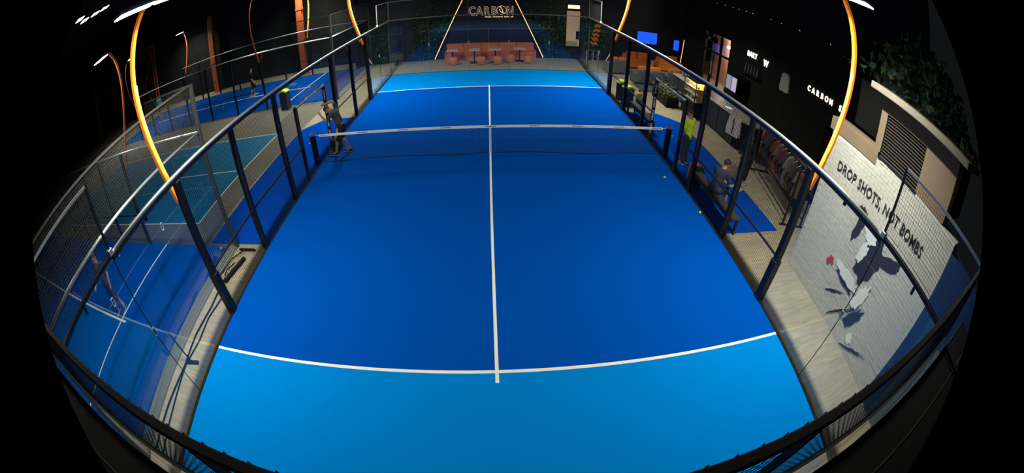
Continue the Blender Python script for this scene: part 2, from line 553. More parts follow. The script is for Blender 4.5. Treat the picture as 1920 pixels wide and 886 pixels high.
# ---- lighting poles: curved orange arm with LED strip and two luminaires along the side line
def bezier(p0, p1, p2, p3, n):
    o = []
    for i in range(n + 1):
        t = i / n
        o.append(Vector(p0) * (1 - t) ** 3 + Vector(p1) * 3 * t * (1 - t) ** 2 + Vector(p2) * 3 * t * t * (1 - t) + Vector(p3) * t ** 3)
    return o

def light_pole(loc, rz, label, led, lampm, group, power, core=True, lum=(0.9, 2)):
    """local: x = outwards from the court, y along the side, z up; the foot joins the fence post at z=2.4"""
    t = thing('light_pole', label, 'light pole', loc, rz, group)
    pts = bezier((0.12, 0, 2.45), (0.52, 0, 3.6), (0.92, 0, 4.7), (0.42, 0, 5.62), 18) + [Vector((0.22, 0, 5.86)), Vector((-0.05, 0, 5.94)), Vector((-0.20, 0, 5.94))]
    MB().tube(pts, 0.055 if core else 0.045, 4, sq=True).build('pole_arm', M_ORANGE if core else M_RUST, t, smooth=False)
    if core:
        pl = [p + Vector((-0.045, -0.012, 0)) for p in pts[2:13]]
        MB().tube(pl, 0.036, 6).build('led_strip', led, t, smooth=True)
    ln, n = lum
    for k in range(n):
        y = (k - (n - 1) / 2) * (ln + 0.08)
        lu = MB().cbox((-0.20, y, 5.88), (0.26, ln, 0.07)).build('luminaire', M_LAMPBODY, t, bevel=0.02)
        MB().cbox((-0.20, y, 5.838), (0.22, ln - 0.05, 0.014)).build('led_panel', lampm, lu)
        la = bpy.data.lights.new('lamp', 'AREA')
        la.shape = 'RECTANGLE'
        la.size, la.size_y = 0.14, ln - 0.06
        la.energy = power
        la.color = (1.0, 0.985, 0.845)
        la.spread = math.radians(146)
        lo = bpy.data.objects.new('lamp', la)
        COL.objects.link(lo)
        lo.parent = lu
        lo.location = (-0.20, y, 5.825)
    MB().beam((-0.20, -ln * n / 2, 5.93), (-0.20, ln * n / 2, 5.93), 0.05, 0.04).build('luminaire_bar', M_LAMPBODY, t)
    return t
light_pole((-5.06, -6, 0), PI, 'curved orange light pole near the camera, left of the main court', M_LEDY, M_LAMP, 'light poles of the main court', P_NEAR)
light_pole((5.06, -6, 0), 0, 'curved orange light pole near the camera, in front of the white brick wall', M_LEDY, M_LAMP, 'light poles of the main court', P_NEAR)
light_pole((-5.06, 6, 0), PI, 'curved glowing orange light pole at the far left of the main court', M_LEDO, M_LAMP, 'light poles of the main court', P_FAR)
light_pole((5.06, 6, 0), 0, 'curved glowing orange light pole at the far right of the main court', M_LEDO, M_LAMP, 'light poles of the main court', P_FAR)

# ---- net
nt_ = thing('padel_net', 'dark padel net with white top tape across the main court', 'net')
def netz(x): return 0.88 + 0.035 * (abs(x) / 5.0) ** 1.6
m = MB()
for i in range(-122, 123):
    x = i * 0.0405
    m.box(x - 0.0018, x + 0.0018, -0.0018, 0.0018, 0.03 + 0.02 * math.sin(x * 1.7), netz(x) - 0.05)
for j in range(22):
    for i in range(-12, 12):
        x0, x1 = i * 4.95 / 12, (i + 1) * 4.95 / 12
        z0 = 0.04 + (netz(x0) - 0.1) * j / 21
        z1 = 0.04 + (netz(x1) - 0.1) * j / 21
        m.beam((x0, 0.003, z0), (x1, 0.003, z1), 0.0036)
m.build('net_mesh', M_NET, nt_, kind='stuff')
m = MB()
for i in range(-20, 20):
    x0, x1 = i * 4.97 / 20, (i + 1) * 4.97 / 20
    m.add([(x0, -0.022, netz(x0) - 0.065), (x1, -0.022, netz(x1) - 0.065), (x1, -0.006, netz(x1)), (x0, -0.006, netz(x0)),
           (x0, 0.022, netz(x0) - 0.065), (x1, 0.022, netz(x1) - 0.065), (x1, 0.006, netz(x1)), (x0, 0.006, netz(x0))],
          [(0, 1, 2, 3), (7, 6, 5, 4), (3, 2, 6, 7), (1, 0, 4, 5)])
tape = m.build('top_tape', M_TAPE, nt_)
for i in range(9):
    x = -4.78 + i * 1.195
    mm = MB()
    for k in range(6):       # small dark wordmark of six letter blocks on the tape
        mm.cbox((x - 0.13 + k * 0.052, -0.0165, netz(x) - 0.032 + 0.006 * (k % 2)), (0.036, 0.006, 0.018))
    mm.build('tape_mark', M_INK, tape, kind='stuff')
MB().box(-0.03, 0.03, -0.012, 0.012, 0.005, 0.885).build('centre_strap', M_TAPE, nt_)
for k in range(16):
    MB().cbox((0, -0.0135, 0.12 + k * 0.045), (0.022, 0.003, 0.014)).build('strap_mark', M_INK, nt_)
m = MB()
m.tube([(x * 0.25, 0, 0.045 + 0.022 * math.sin(x * 0.43) + (0.03 if -2 < x < 0 else 0)) for x in range(-20, 21)], 0.009, 6)
m.build('bottom_cord', M_NET, nt_)
for sx, lb in ((-1, 'black net post with silver cap left of the court, beside the leaning player'), (1, 'black net post with silver cap right of the court, near the man in lime shirt')):
    t = thing('net_post', lb, 'net post', (sx * 5.2, 0, 0))
    MB().lathe([(0.092, FZ), (0.092, 0.9), (0.085, 0.91)], seg=20).build('post', M_NAVYPOST, t, smooth=False)
    MB().lathe([(0.098, 0.9), (0.1, 0.95), (0.08, 0.97), (0.02, 0.978)], seg=20).build('cap', M_SILVER, t, smooth=True)
    h = MB().tube([(sx * 0.08, 0, 0.66), (sx * 0.16, 0, 0.66), (sx * 0.16, 0.06, 0.66)], 0.012, 6).build('winch_handle', M_SILVER, t)
    MB().tube([(-sx * 0.08, 0, 0.9), (-sx * 0.24, 0, 0.89)], 0.008, 6).build('tension_cable', M_SILVER, t)

# ---- padded gate frames by the net
def gate_frame(sx, label):
    X = sx * 5.1
    t = thing('gate_frame', label, 'door frame', (X, 0, 0))
    rnd = random.Random(3)
    for y in (-0.95, 1.15):
        p = MB().lathe([(0.055, FZ), (0.06, 0.02), (0.06, 2.08), (0.045, 2.12)], (0, y, 0), 14).build('padded_post', M_NAVYPOST, t, smooth=False)
        mk = MB()
        if y > 0:
            for k in range(34):      # white block lettering running down the pad
                z = 0.3 + k * 0.05
                if k % 9 in (7, 8): continue
                mk.cbox((-sx * 0.02, y - 0.059, z), (0.05 + 0.02 * rnd.random(), 0.006, 0.018 + 0.014 * rnd.random()))
            mk.build('pad_lettering', M_TAPE, p, kind='stuff')
    b = MB().tube([(0, -0.95, 2.1), (0, 1.15, 2.1)], 0.05, 10).build('header_pad', mat('header_vinyl', (0.86, 0.86, 0.84), 0.35), t)
    mk = MB()
    for k in range(22):
        if k % 8 in (6, 7): continue
        mk.cbox((-sx * 0.02, -0.8 + k * 0.085, 2.144), (0.035, 0.022 + 0.02 * rnd.random(), 0.008))
        mk.cbox((-sx * 0.048, -0.8 + k * 0.085, 2.10), (0.006, 0.022 + 0.02 * rnd.random(), 0.025))
    mk.build('header_lettering', M_INK, b, kind='stuff')
    return t
gate_frame(-1, 'black padded gate frame with printed silver header left of the net')
gate_frame(1, 'black padded gate frame with printed silver header right of the net')

# ================================================================== NEIGHBOURING COURTS
def cross_court(xb, y0, y1, label_s, label_f, rails=True, near_fence=True):
    """a single court lying across: end wall at x=xb, running to -x"""
    yc = (y0 + y1) / 2
    s_ = thing('court_surface', label_s, 'court', kind='structure')
    MB().box(xb - 20, xb, y0, y1, FZ, -0.012).build('turf', M_NBLUE, s_)
    MB().box(xb - 3.08, xb - 3.025, y0, y1, -0.012, -0.009).build('service_line', M_WHITE, s_)
    MB().box(xb - 17, xb - 2.8, yc - 0.035, yc + 0.035, -0.012, -0.0085).build('centre_line', M_WHITE, s_)
    t = thing('court_fence', label_f, 'fence', (xb, yc, 0))
    hy = (y1 - y0) / 2
    # end wall
    MB().box(-0.3, 0.02, -hy, hy, FZ, 0.02).build('kerb', M_GREY, t)
    n = 3
    for i in range(n):
        a, b = -hy + 2 * hy * i / n, -hy + 2 * hy * (i + 1) / n
        pane(t, -0.006, 0.006, a + 0.006, b - 0.006, 0.02, 2.86)
        if i:
            clamp(t, (0, a, 2.0), 'x')
    MB().tube([(0.0, -hy, 2.93), (0.0, hy, 2.93)], 0.026, 12).build('top_rail', M_RAIL, t, smooth=True)
    MB().tube([(-0.06, -hy, 2.93), (-0.06, hy, 2.93)], 0.02, 12).build('inner_rail', M_RAIL, t, smooth=True)
    MB().box(-0.02, 0.02, -hy, hy, 3.96, 4.0).build('upper_rail', M_WIREG, t)
    wire_grid(MB(), 'x', 0, -hy, hy, 2.98, 3.96, 0.05, 0.004).build('wire_mesh', M_WIREG, t, kind='stuff')
    for e in (-1, 1):
        MB().box(-0.04, 0.04, e * hy - 0.04, e * hy + 0.04, FZ, 4.0).build('corner_post', M_WIREG, t)
    # long sides
    for e in (-1, 1):
        if e < 0 and not near_fence: continue
        Y = e * hy
        MB().tube([(-16, Y, 2.93), (0, Y, 2.93)], 0.03, 12).build('top_rail', M_RAIL, t, smooth=True)
        MB().box(-2, 0, Y - 0.015, Y + 0.015, 3.96, 4.0).build('upper_rail', M_WIREG, t)
        MB().box(-16, -4, Y - 0.015, Y + 0.015, 0.95, 0.98).build('mid_rail', M_STEEL, t)
        for i in range(2):
            pane(t, -2 * i - 1.994, -2 * i - 0.006, Y - 0.006, Y + 0.006, 0.02, 2.88)
        for i in range(2, 9):
            MB().box(-2 * i - 0.04, -2 * i + 0.04, Y - 0.045, Y + 0.045, FZ, 2.92).build('post', M_STEEL, t)
        wire_grid(MB(), 'y', Y, -2, 0, 2.98, 3.96, 0.05, 0.004).build('wire_mesh', M_WIREG, t, kind='stuff')
        wire_grid(MB(), 'y', Y, -12, -4, 0.1, 2.88, 0.06, 0.004).build('wire_mesh', M_WIRE, t, kind='stuff')
    return t
cross_court(-6.02, -10.1, -4.02, 'blue single court lying across on the near left with white lines', 'glass and mesh fence of the near left single court', near_fence=False)
cross_court(-6.85, 6.6, 12.7, 'blue single court lying across on the far left', 'glass and mesh fence of the far left single court')

# pickleball court between them
pk = thing('court_surface', 'teal acrylic court with thin white border between the left padel courts', 'court', kind='structure')
MB().box(-21.6, -8.2, -3.05, 3.0, FZ, -0.02).build('acrylic', M_TEAL, pk)
for y in (-3.05, 2.95):
    MB().box(-21.6, -8.2, y, y + 0.05, -0.02, -0.017).build('side_line', M_WHITE, pk)
MB().box(-8.25, -8.2, -3.05, 3.0, -0.02, -0.0165).build('base_line', M_WHITE, pk)
MB().box(-12.77, -8.2, -0.025, 0.025, -0.02, -0.017).build('centre_line', M_WHITE, pk)
MB().box(-12.8, -12.75, -3.05, 3.0, -0.02, -0.0165).build('kitchen_line', M_WHITE, pk)
MB().box(-46, -7.2, -4.0, 6.5, FZ, -0.0245).build('apron', mat('apron_concrete', (0.15, 0.145, 0.12), 0.8, var=0.15, scale=1.5), pk)
MB().box(-21.6, -6.4, -4.0, -3.1, FZ, -0.022).build('apron_strip', mat('apron_concrete', (0.15, 0.145, 0.12), 0.8), pk)

# poles of the neighbouring courts (arms swing across, luminaires along the court side)
light_pole((-10.02, -4.02, 0), PI / 2, 'orange light pole of the near left single court', M_LEDO, M_LAMP2, 'light poles of the left courts', P_SIDE, core=False, lum=(0.75, 1))
light_pole((-10.02, -10.1, 0), -PI / 2, 'orange light pole on the outer side of the near left single court', M_LEDO, M_LAMP2, 'light poles of the left courts', P_SIDE, core=False, lum=(0.75, 1))
light_pole((-10.85, 6.6, 0), -PI / 2, 'slim orange light pole on the near side of the far left court', M_LEDO, M_LAMP2, 'light poles of the left courts', P_SIDEF, core=False, lum=(0.75, 1))
light_pole((-11.0, 12.7, 0), PI / 2, 'glowing orange light pole on the far side of the far left court', M_LEDO, M_LAMP2, 'light poles of the left courts', P_SIDEF, lum=(0.75, 1))
light_pole((-22.6, 12.7, 0), PI / 2, 'orange light pole furthest along the far left court', M_LEDO, M_LAMP2, 'light poles of the left courts', P_SIDEF, core=False, lum=(0.75, 1))
light_pole((-22.9, 6.6, 0), -PI / 2, 'orange light pole at the distant near corner of the far left court', M_LEDO, M_LAMP2, 'light poles of the left courts', P_SIDEF, core=False, lum=(0.75, 1))

# hall columns
def column(x, y, h, label, wdt=0.34):
    t = thing('steel_column', label, 'column', (x, y, FZ), group='orange steel hall columns')
    m = MB()
    m.box(-wdt / 2, wdt / 2, -0.14, -0.11, 0, h).box(-wdt / 2, wdt / 2, 0.11, 0.14, 0, h).box(-0.015, 0.015, -0.11, 0.11, 0, h)
    m.build('i_section', M_RUST, t)
    MB().box(-0.28, 0.28, -0.25, 0.25, 0, 0.05).build('base_plate', M_RUST, t)
    for z in (2.3, 4.4):
        MB().box(-wdt / 2 - 0.03, wdt / 2 + 0.03, -0.17, 0.17, z, z + 0.12).build('splice_plate', M_RUST, t)
    return t
column(-20.2, 14.0, 6.2, 'thick rust-orange steel column behind the dark clad player', 0.5)
column(-11.7, 13.35, 9.5, 'lit orange steel column beside the far glowing light pole', 0.4)
column(-40.5, 12.5, 6.0, 'orange steel column at the distant left edge', 0.4)
def lattice(x, y, label, wd=4.2, h=6.2):
    t = thing('lattice_tower', label, 'lattice frame', (x, y, FZ))
    for dx in (0, wd):
        m = MB()
        for ox in (-0.2, 0.2):
            m.box(dx + ox - 0.05, dx + ox + 0.05, -0.06, 0.06, 0, h)
        m.build('leg', M_RUST, t)
        m = MB()
        for k in range(7):
            z = k * h / 7
            s_ = 1 if k % 2 else -1
            m.beam((dx - 0.2 * s_, 0, z), (dx + 0.2 * s_, 0, z + h / 7), 0.04)
        m.build('leg_lacing', M_RUST, t)
    m = MB()
    m.box(-0.3, wd + 0.3, -0.08, 0.08, h - 0.05, h + 0.1).box(-0.3, wd + 0.3, -0.08, 0.08, h - 0.7, h - 0.6)
    m.build('head_beam', M_RUST, t)
    m = MB()
    m.beam((0.2, 0, h - 0.8), (wd / 2, 0, 2.6), 0.07).beam((wd - 0.2, 0, h - 0.8), (wd / 2, 0, 2.6), 0.07).beam((wd / 2, 0, 2.6), (wd - 0.2, 0, 3.4), 0.06).beam((wd / 2, 0, 2.6), (wd - 0.3, 0, 0.2), 0.06)
    m.build('bracing', M_RUST, t)
lattice(-32.6, 14.0, 'rust-orange lattice frame far behind the left courts')

# roof light panels behind a truss above the near left court
tr = thing('roof_light', 'white lit roof panels behind a dark truss at the top left', 'roof light', (-15.2, -1.0, 8.6))
for x, y in ((-0.6, -0.9), (-0.4, -0.25), (-0.2, 0.3), (0.1, -1.6)):
    MB().cbox((x, y, 0.05), (0.4, 0.42, 0.04)).build('lit_panel', mat('roof_panel_glow', (0.9, 0.9, 0.9), 0.5, emit=(0.95, 1.0, 0.9), strength=1.6), tr)
m = MB()
m.beam((-0.9, -2.2, -0.1), (0.5, 1.2, -0.1), 0.05).beam((-1.2, -2.2, 0.3), (0.2, 1.2, 0.3), 0.05)
for k in range(6):
    a = Vector((-0.9, -2.2, -0.1)).lerp(Vector((0.5, 1.2, -0.1)), k / 6)
    b = Vector((-1.2, -2.2, 0.3)).lerp(Vector((0.2, 1.2, 0.3)), (k + 1) / 6)
    m.beam(a, b, 0.03)
m.build('truss', M_BLACK, tr)
MB().box(-0.03, 0.03, -0.03, 0.03, 0.3, 1.9).build('hanger', M_BLACK, tr)

# ================================================================== FAR END: plant wall, sign, banquette
BY = 13.32
bw = thing('wall_far', 'dark navy feature wall behind the far end of the court', 'wall', kind='structure')
MB().box(-7.9, 14.5, BY, BY + 0.2, FZ, 10.5).build('wall_panel', M_NAVY, bw)
MB().box(-7.9, -7.7, 12.75, BY, FZ, 10.5).build('wall_return', M_NAVY, bw)

def foliage(n, box, sizes, rnd, yface=True, holes=0.0):
    m = MB()
    x0, x1, y0, y1, z0, z1 = box
    for _ in range(n):
        c = Vector((rnd.uniform(x0, x1), rnd.uniform(y0, y1), rnd.uniform(z0, z1)))
        d = Vector((rnd.uniform(-1, 1), rnd.uniform(-1, 0.1) if yface else rnd.uniform(-1, 1), rnd.uniform(-1, 0.6))).normalized()
        s_ = d.cross(Vector((rnd.uniform(-1, 1), rnd.uniform(-1, 1), rnd.uniform(-1, 1)))).normalized()
        L = rnd.uniform(*sizes)
        m.leaf(c, d, s_, L, L * 0.32)
    return m
def lineX(sx, z): return sx * (3.14 - 1.68 * z / 3.6)    # the slanting light line
def green_wall(poly_fn, n, label, xr, ztop=4.6):
    rnd = random.Random(sum(ord(c) for c in label))
    t = thing('plant_wall', label, 'plant wall', ((xr[0] + xr[1]) / 2, BY, 0))
    cx = (xr[0] + xr[1]) / 2
    outs = {M_LEAFD: MB(), M_LEAF: MB(), M_LEAF2: MB()}
    for i in range(n):
        z = rnd.uniform(0.05, ztop)
        lo, hi = poly_fn(z)
        if hi <= lo: continue
        x = rnd.uniform(lo, hi)
        k = rnd.random()
        mm = outs[M_LEAFD if k < 0.5 else (M_LEAF if k < 0.93 else M_LEAF2)]
        d = Vector((rnd.uniform(-1, 1), rnd.uniform(-1, 0), rnd.uniform(-1, 0.5))).normalized()
        s_ = d.cross(Vector((rnd.uniform(-1, 1), rnd.uniform(-1, 1), rnd.uniform(-1, 1)))).normalized()
        L = rnd.uniform(0.08, 0.2)
        mm.leaf((x - cx, -rnd.uniform(0.02, 0.13), z), d, s_, L, L * 0.34)
    for mt, mm in outs.items():
        mm.build('foliage', mt, t, kind='stuff')
    b = MB()
    ps = []
    for z in (0, ztop):
        ps.append(poly_fn(z))
    b.prism([(ps[0][0] - cx, 0), (ps[0][1] - cx, 0), (ps[1][1] - cx, ztop), (ps[1][0] - cx, ztop)], 'y', -0.03, -0.005)
    b.build('backing_board', mat('plant_backing', (0.012, 0.03, 0.014), 0.9, var=0.4), t)
    return t
green_wall(lambda z: (-4.4, lineX(-1, z)), 1500, 'green plant wall left of the slanting light line', (-4.4, -3))
green_wall(lambda z: (lineX(1, z), 4.38), 1500, 'green plant wall right of the slanting light line', (3, 4.4))
green_wall(lambda z: (-7.6, -5.9), 800, 'dark green plant panel at the left corner beyond the glass', (-7.6, -5.9), 3.0)
green_wall(lambda z: (5.55, 6.9), 500, 'dim green plant panel behind the orange wall emblem', (5.55, 6.9), 2.6)

# slanting LED lines
for sx, lb in ((-1, 'slanting warm light line on the left of the lit sign'), (1, 'slanting warm light line on the right of the lit sign')):
    t = thing('light_line', lb, 'light strip', (lineX(sx, 0), BY - 0.16, 0))
    x0, x1 = 0, lineX(sx, 4.7) - lineX(sx, 0)
    MB().beam((x0, 0.02, 0.03), (x1, 0.02, 4.7), 0.09, 0.05, up=(0, 1, 0)).build('profile', M_BROWN, t)
    MB().beam((x0, -0.015, 0.03), (x1, -0.015, 4.7), 0.035, 0.03, up=(0, 1, 0)).build('diffuser', M_LEDW, t)

# CARBON sign
sg = thing('wall_sign', 'halo lit sign reading CARBON on the dark feature wall', 'sign', (0.08, BY, 2.62))
mt = frame_mtx((0, -0.05, 0), (1, 0, 0), (0, 0, 1))
E1 = frame_mtx((0, -0.03, 0), (1, 0, 0), (0, 0, 1))
for i, (ch, x) in enumerate((('C', -1.02), ('A', -0.60), ('R', -0.19), ('B', 0.22), ('N', 1.13))):
    text_mesh(ch, 0.74, 0.02, M_SIGN, 'letter_halo', sg, frame_mtx((x, -0.02, 0.0), (1, 0, 0), (0, 0, 1)), offset=0.018, xscale=0.74)
    text_mesh(ch, 0.74, 0.03, M_BROWN, 'letter_face', sg, frame_mtx((x, -0.06, 0.0), (1, 0, 0), (0, 0, 1)), offset=0.004, xscale=0.74)
def disc(r, y0, y1, c, m, name, seg=28):
    MB().prism([(c[0] + r * math.cos(2 * PI * k / seg), c[1] + r * math.sin(2 * PI * k / seg)) for k in range(seg)], 'y', y0, y1).build(name, m, sg)
disc(0.278, -0.035, -0.005, (0.65, 0.27), M_SIGN, 'letter_halo')
disc(0.262, -0.075, -0.045, (0.65, 0.27), M_BROWN, 'ball_face')
for s_ in (-1, 1):      # the two seams that make the O a ball
    pts = [(0.65 + s_ * (0.20 - 0.30 * math.cos(a)) * 0.8 - 0.04 * s_ * a, -0.085, 0.27 - s_ * 0.06 + 0.26 * math.sin(a)) for a in [-0.9 + 1.8 * k / 12 for k in range(13)]]
    rot = Matrix.Rotation(math.radians(-38), 4, 'Y')
    c0 = Vector((0.65, -0.085, 0.27))
    pts = [c0 + rot @ (Vector(p) - c0) for p in pts]
    MB().tube(pts, 0.02, 6).build('ball_seam', M_SIGN, sg)
m = MB()
rnd = random.Random(5)
x = -0.25
while x < 1.35:          # the tiny tagline under the name, too small to read
    wd = rnd.uniform(0.03, 0.07)
    if rnd.random() > 0.13:
        m.cbox((x, -0.03, -0.13 + rnd.uniform(-0.005, 0.005)), (wd, 0.02, 0.045))
    x += wd + 0.02
m.build('tagline', M_SIGN, sg, kind='stuff')

# banquette in five upholstered bays
t = thing('banquette', 'long terracotta banquette under the lit sign', 'bench seat', (0.08, 12.9, FZ))
for i in range(5):
    x0 = -2.5 + i * 1.0
    MB().box(x0 + 0.01, x0 + 0.99, 0.14, 0.36, 0.3, 0.97).build('back_cushion', M_TERRA, t, bevel=0.03)
    MB().box(x0 + 0.01, x0 + 0.99, -0.3, 0.2, 0.28, 0.46).build('seat_cushion', M_TERRA, t, bevel=0.04)
    MB().box(x0 + 0.01, x0 + 0.99, -0.27, 0.3, 0.0, 0.28).build('plinth', M_TERRA, t)
for x in (-2.58, 2.5):
    MB().box(x, x + 0.08, -0.3, 0.36, 0, 0.55).build('end_arm', M_TERRA, t, bevel=0.02)

# tables and stools
def cafe_table(x, y, label):
    t = thing('cafe_table', label, 'table', (x, y, FZ), group='cafe tables')
    MB().box(-0.31, 0.31, -0.31, 0.31, 0.74, 0.79).build('table_top', M_STONE, t, bevel=0.006)
    MB().lathe([(0.035, 0.02), (0.035, 0.74)], seg=12).build('pedestal', M_BLACK, t)
    MB().box(-0.22, 0.22, -0.22, 0.22, 0, 0.025).build('base_plate', M_BLACK, t)
for i, (x, y) in enumerate(((-2.0, 12.12), (-0.8, 12.05), (0.36, 12.1), (1.7, 12.3))):
    cafe_table(x, y, ['pale square cafe table leftmost in front of the banquette', 'pale square cafe table second from the left by the banquette',
                      'pale square cafe table third from the left by the banquette', 'pale square cafe table rightmost in front of the banquette'][i])
for i, (x, y) in enumerate(((-1.92, 11.55), (-0.42, 11.5), (0.46, 11.5), (1.16, 12.0), (2.12, 11.7))):
    t = thing('stool', ['leftmost round terracotta stool by the banquette', 'round terracotta stool between the two left tables', 'round terracotta stool in front of the third table',
                        'round terracotta stool left of the rightmost table', 'rightmost round terracotta stool by the banquette'][i], 'stool', (x, y, FZ), group='terracotta stools')
    MB().lathe([(0.19, 0.02), (0.215, 0.04), (0.225, 0.38), (0.21, 0.44), (0.12, 0.46)], seg=22).build('upholstery', M_TERRA, t, smooth=True)
    MB().lathe([(0.17, 0.0), (0.17, 0.03)], seg=18).build('foot_ring', M_BLACK, t)

# lit niche / passage to the right of the plant wall
MB().box(4.42, 5.3, BY - 0.08, BY - 0.02, 0.72, 3.06).build('niche_frame', M_BLACK, label='black frame round the lit tan passage on the far wall', cat='frame', kind=None)
t = thing('passage_mirror', 'tall tan lit panel beneath a small lit sign on the far wall', 'wall panel', (4.86, BY - 0.09, 0.78))
MB().box(-0.39, 0.39, -0.01, 0.01, 0.0, 2.2).build('panel', mat('tan_lit_panel', (0.5, 0.36, 0.24), 0.6, emit=(0.5, 0.33, 0.20), strength=0.32), t)
MB().box(0.18, 0.38, -0.03, -0.01, 0.45, 0.95).build('dark_fixture', M_BLACK, t)
MB().box(-0.39, 0.25, -0.05, -0.01, 0.0, 0.32).build('ledge', mat('tan_ledge', (0.6, 0.45, 0.3), 0.6), t, bevel=0.02)
t = thing('lightbox_sign', 'small warm white lightbox sign above the tan panel', 'sign', (4.86, BY - 0.1, 3.1))
MB().box(-0.37, 0.37, -0.02, 0.06, 0, 0.28).build('case', M_BLACK, t)
MB().box(-0.34, 0.34, -0.035, -0.02, 0.03, 0.25).build('face', mat('lightbox_glow', (0.9, 0.9, 0.8), 0.5, emit=(1, 0.78, 0.46), strength=2.2), t)
mk = MB()
for k in range(7):
    mk.cbox((-0.27 + k * 0.09, -0.038, 0.14), (0.045, 0.004, 0.08))
mk.build('face_marks', mat('lightbox_marks', (0.7, 0.5, 0.3), 0.5, emit=(1, 0.6, 0.3), strength=1.0), t, kind='stuff')
# orange emblem on the far right panel
t = thing('wall_emblem', 'dim orange script emblem on the far right plant panel', 'emblem', (6.2, BY - 0.2, 0.9))
for k in range(5):
    z = 0.15 + k * 0.28
    pts = [(-0.28 + 0.05 * k + 0.05 * j, 0, z + 0.09 * math.sin(j * 1.3 + k)) for j in range(9)]
    MB().tube(pts, [0.05 + 0.03 * math.sin(j + k) ** 2 for j in range(9)], 6).build('stroke', mat('emblem_orange', (0.5, 0.16, 0.02), 0.6, emit=(0.6, 0.17, 0.02), strength=0.22), t)
# white framed rack
t = thing('display_rack', 'small white tube rack standing below the orange emblem', 'rack', (6.05, 12.95, FZ))
m = MB()
for x in (-0.32, 0, 0.32):
    for y in (-0.15, 0.15): m.box(x - 0.015, x + 0.015, y - 0.015, y + 0.015, 0, 0.68)
m.build('frame', M_TAPE, t)
for z in (0.66, 0.3):
    MB().box(-0.335, 0.335, -0.165, 0.165, z, z + 0.025).build('shelf', M_GREYSOFA, t)
# pot plants in the left corner
def pot_plant(x, y, label, h=0.7, n=60, mt=None, seed=1, lime=False):
    t = thing('potted_plant', label, 'plant', (x, y, FZ))
    rnd = random.Random(seed)
    MB().lathe([(0.12, 0), (0.16, 0.28), (0.165, 0.3), (0.14, 0.3), (0.13, 0.26)], seg=16).build('pot', M_BLACK, t, smooth=True)
    m = MB()
    for _ in range(n):
        a = rnd.uniform(0, 2 * PI)
        up = rnd.uniform(0.4, 1.2)
        d = Vector((math.cos(a), math.sin(a), up)).normalized()
        m.leaf((0.03 * math.cos(a), 0.03 * math.sin(a), 0.27 + rnd.uniform(0, h * 0.4)), d, Vector((-math.sin(a), math.cos(a), 0)), rnd.uniform(0.5, 1) * h * 0.6, 0.04)
    m.build('leaves', M_LEAF2 if lime else M_LEAF, t, kind='stuff')
pot_plant(-5.35, 12.6, 'pale leafy pot plant by the dark doorway at the far left corner', 0.8, 60, seed=3, lime=True)

# ================================================================== RIGHT: lounge, bar, shop
MB().box(12.2, 12.4, -5.0, 7.75, FZ, 10.5).build('wall_right', M_DARKWALL, kind='structure', label='dark wall behind the bar carrying lit lettering')
MB().box(12.2, 12.4, 10.65, BY, FZ, 10.5).build('wall_right_far', M_DARKWALL, kind='structure', label='dark wall beside the lit glazed door')
MB().box(12.2, 12.4, 7.75, 10.65, 3.1, 10.5).build('wall_right_lintel', M_DARKWALL, kind='structure', label='dark wall above the glazed door')
# glazed door with a lit brick room behind
d1 = thing('door_1', 'black framed glazed door with warm brick glow behind it', 'door', (12.3, 9.2, FZ), kind='structure')
MB().box(-0.06, 0.06, -1.45, -1.37, 0, 3.1).build('frame_jamb', M_BLACK, d1)
MB().box(-0.06, 0.06, 1.37, 1.45, 0, 3.1).build('frame_jamb', M_BLACK, d1)
MB().box(-0.06, 0.06, -0.45, -0.33, 0, 3.1).build('mullion', M_BLACK, d1)
MB().box(-0.06, 0.06, 0.5, 0.62, 0, 3.1).build('mullion', M_BLACK, d1)
MB().box(-0.06, 0.06, -1.45, 1.45, 2.0, 2.12).build('transom', M_BLACK, d1)
for y0, y1 in ((-1.37, -0.45), (-0.33, 0.5), (0.62, 1.37)):
    for z0, z1 in ((0.05, 2.0), (2.12, 3.05)):
        MB().box(-0.01, 0.01, y0, y1, z0, z1).build('pane', M_GLASS, d1)
m = MB().tube([(-0.1, 0.35, 0.7), (-0.1, 0.35, 1.5)], 0.015, 6).build('pull_handle', M_SILVER, d1)
MB().box(13.6, 13.7, 7.0, 11.5, FZ, 3.4).build('wall_brick_room', mat('salmon_brick', (0.62, 0.30, 0.18), 0.8, var=0.15, scale=9, bump=0.3), kind='structure', label='salmon brick wall seen through the glazed door')
t = thing('wall_lamp', 'small white lamp lighting the brick room behind the glazed door', 'lamp', (13.3, 9.3, 2.5))
MB().box(0.1, 0.3, -0.2, 0.2, -0.05, 0.05).build('bracket', M_BLACK, t)
MB().box(-0.1, 0.1, -0.25, 0.25, -0.06, 0.06).build('glow', mat('room_lamp', (0.9, 0.9, 0.9), 0.5, emit=(1, 0.85, 0.7), strength=140), t)
for y, lb in ((9.5, 'dark dome pendant lamp in front of the left door pane'), (8.55, 'larger dark dome pendant lamp in front of the middle door pane')):
    t = thing('pendant_lamp', lb, 'lamp', (11.6, y, 2.75))
    MB().lathe([(0.26, 0), (0.25, 0.1), (0.17, 0.22), (0.05, 0.28)], seg=20).build('dome', M_BLACK, t, smooth=True)
    MB().box(-0.006, 0.006, -0.006, 0.006, 0.27, 7.78).build('cord', M_BLACK, t)

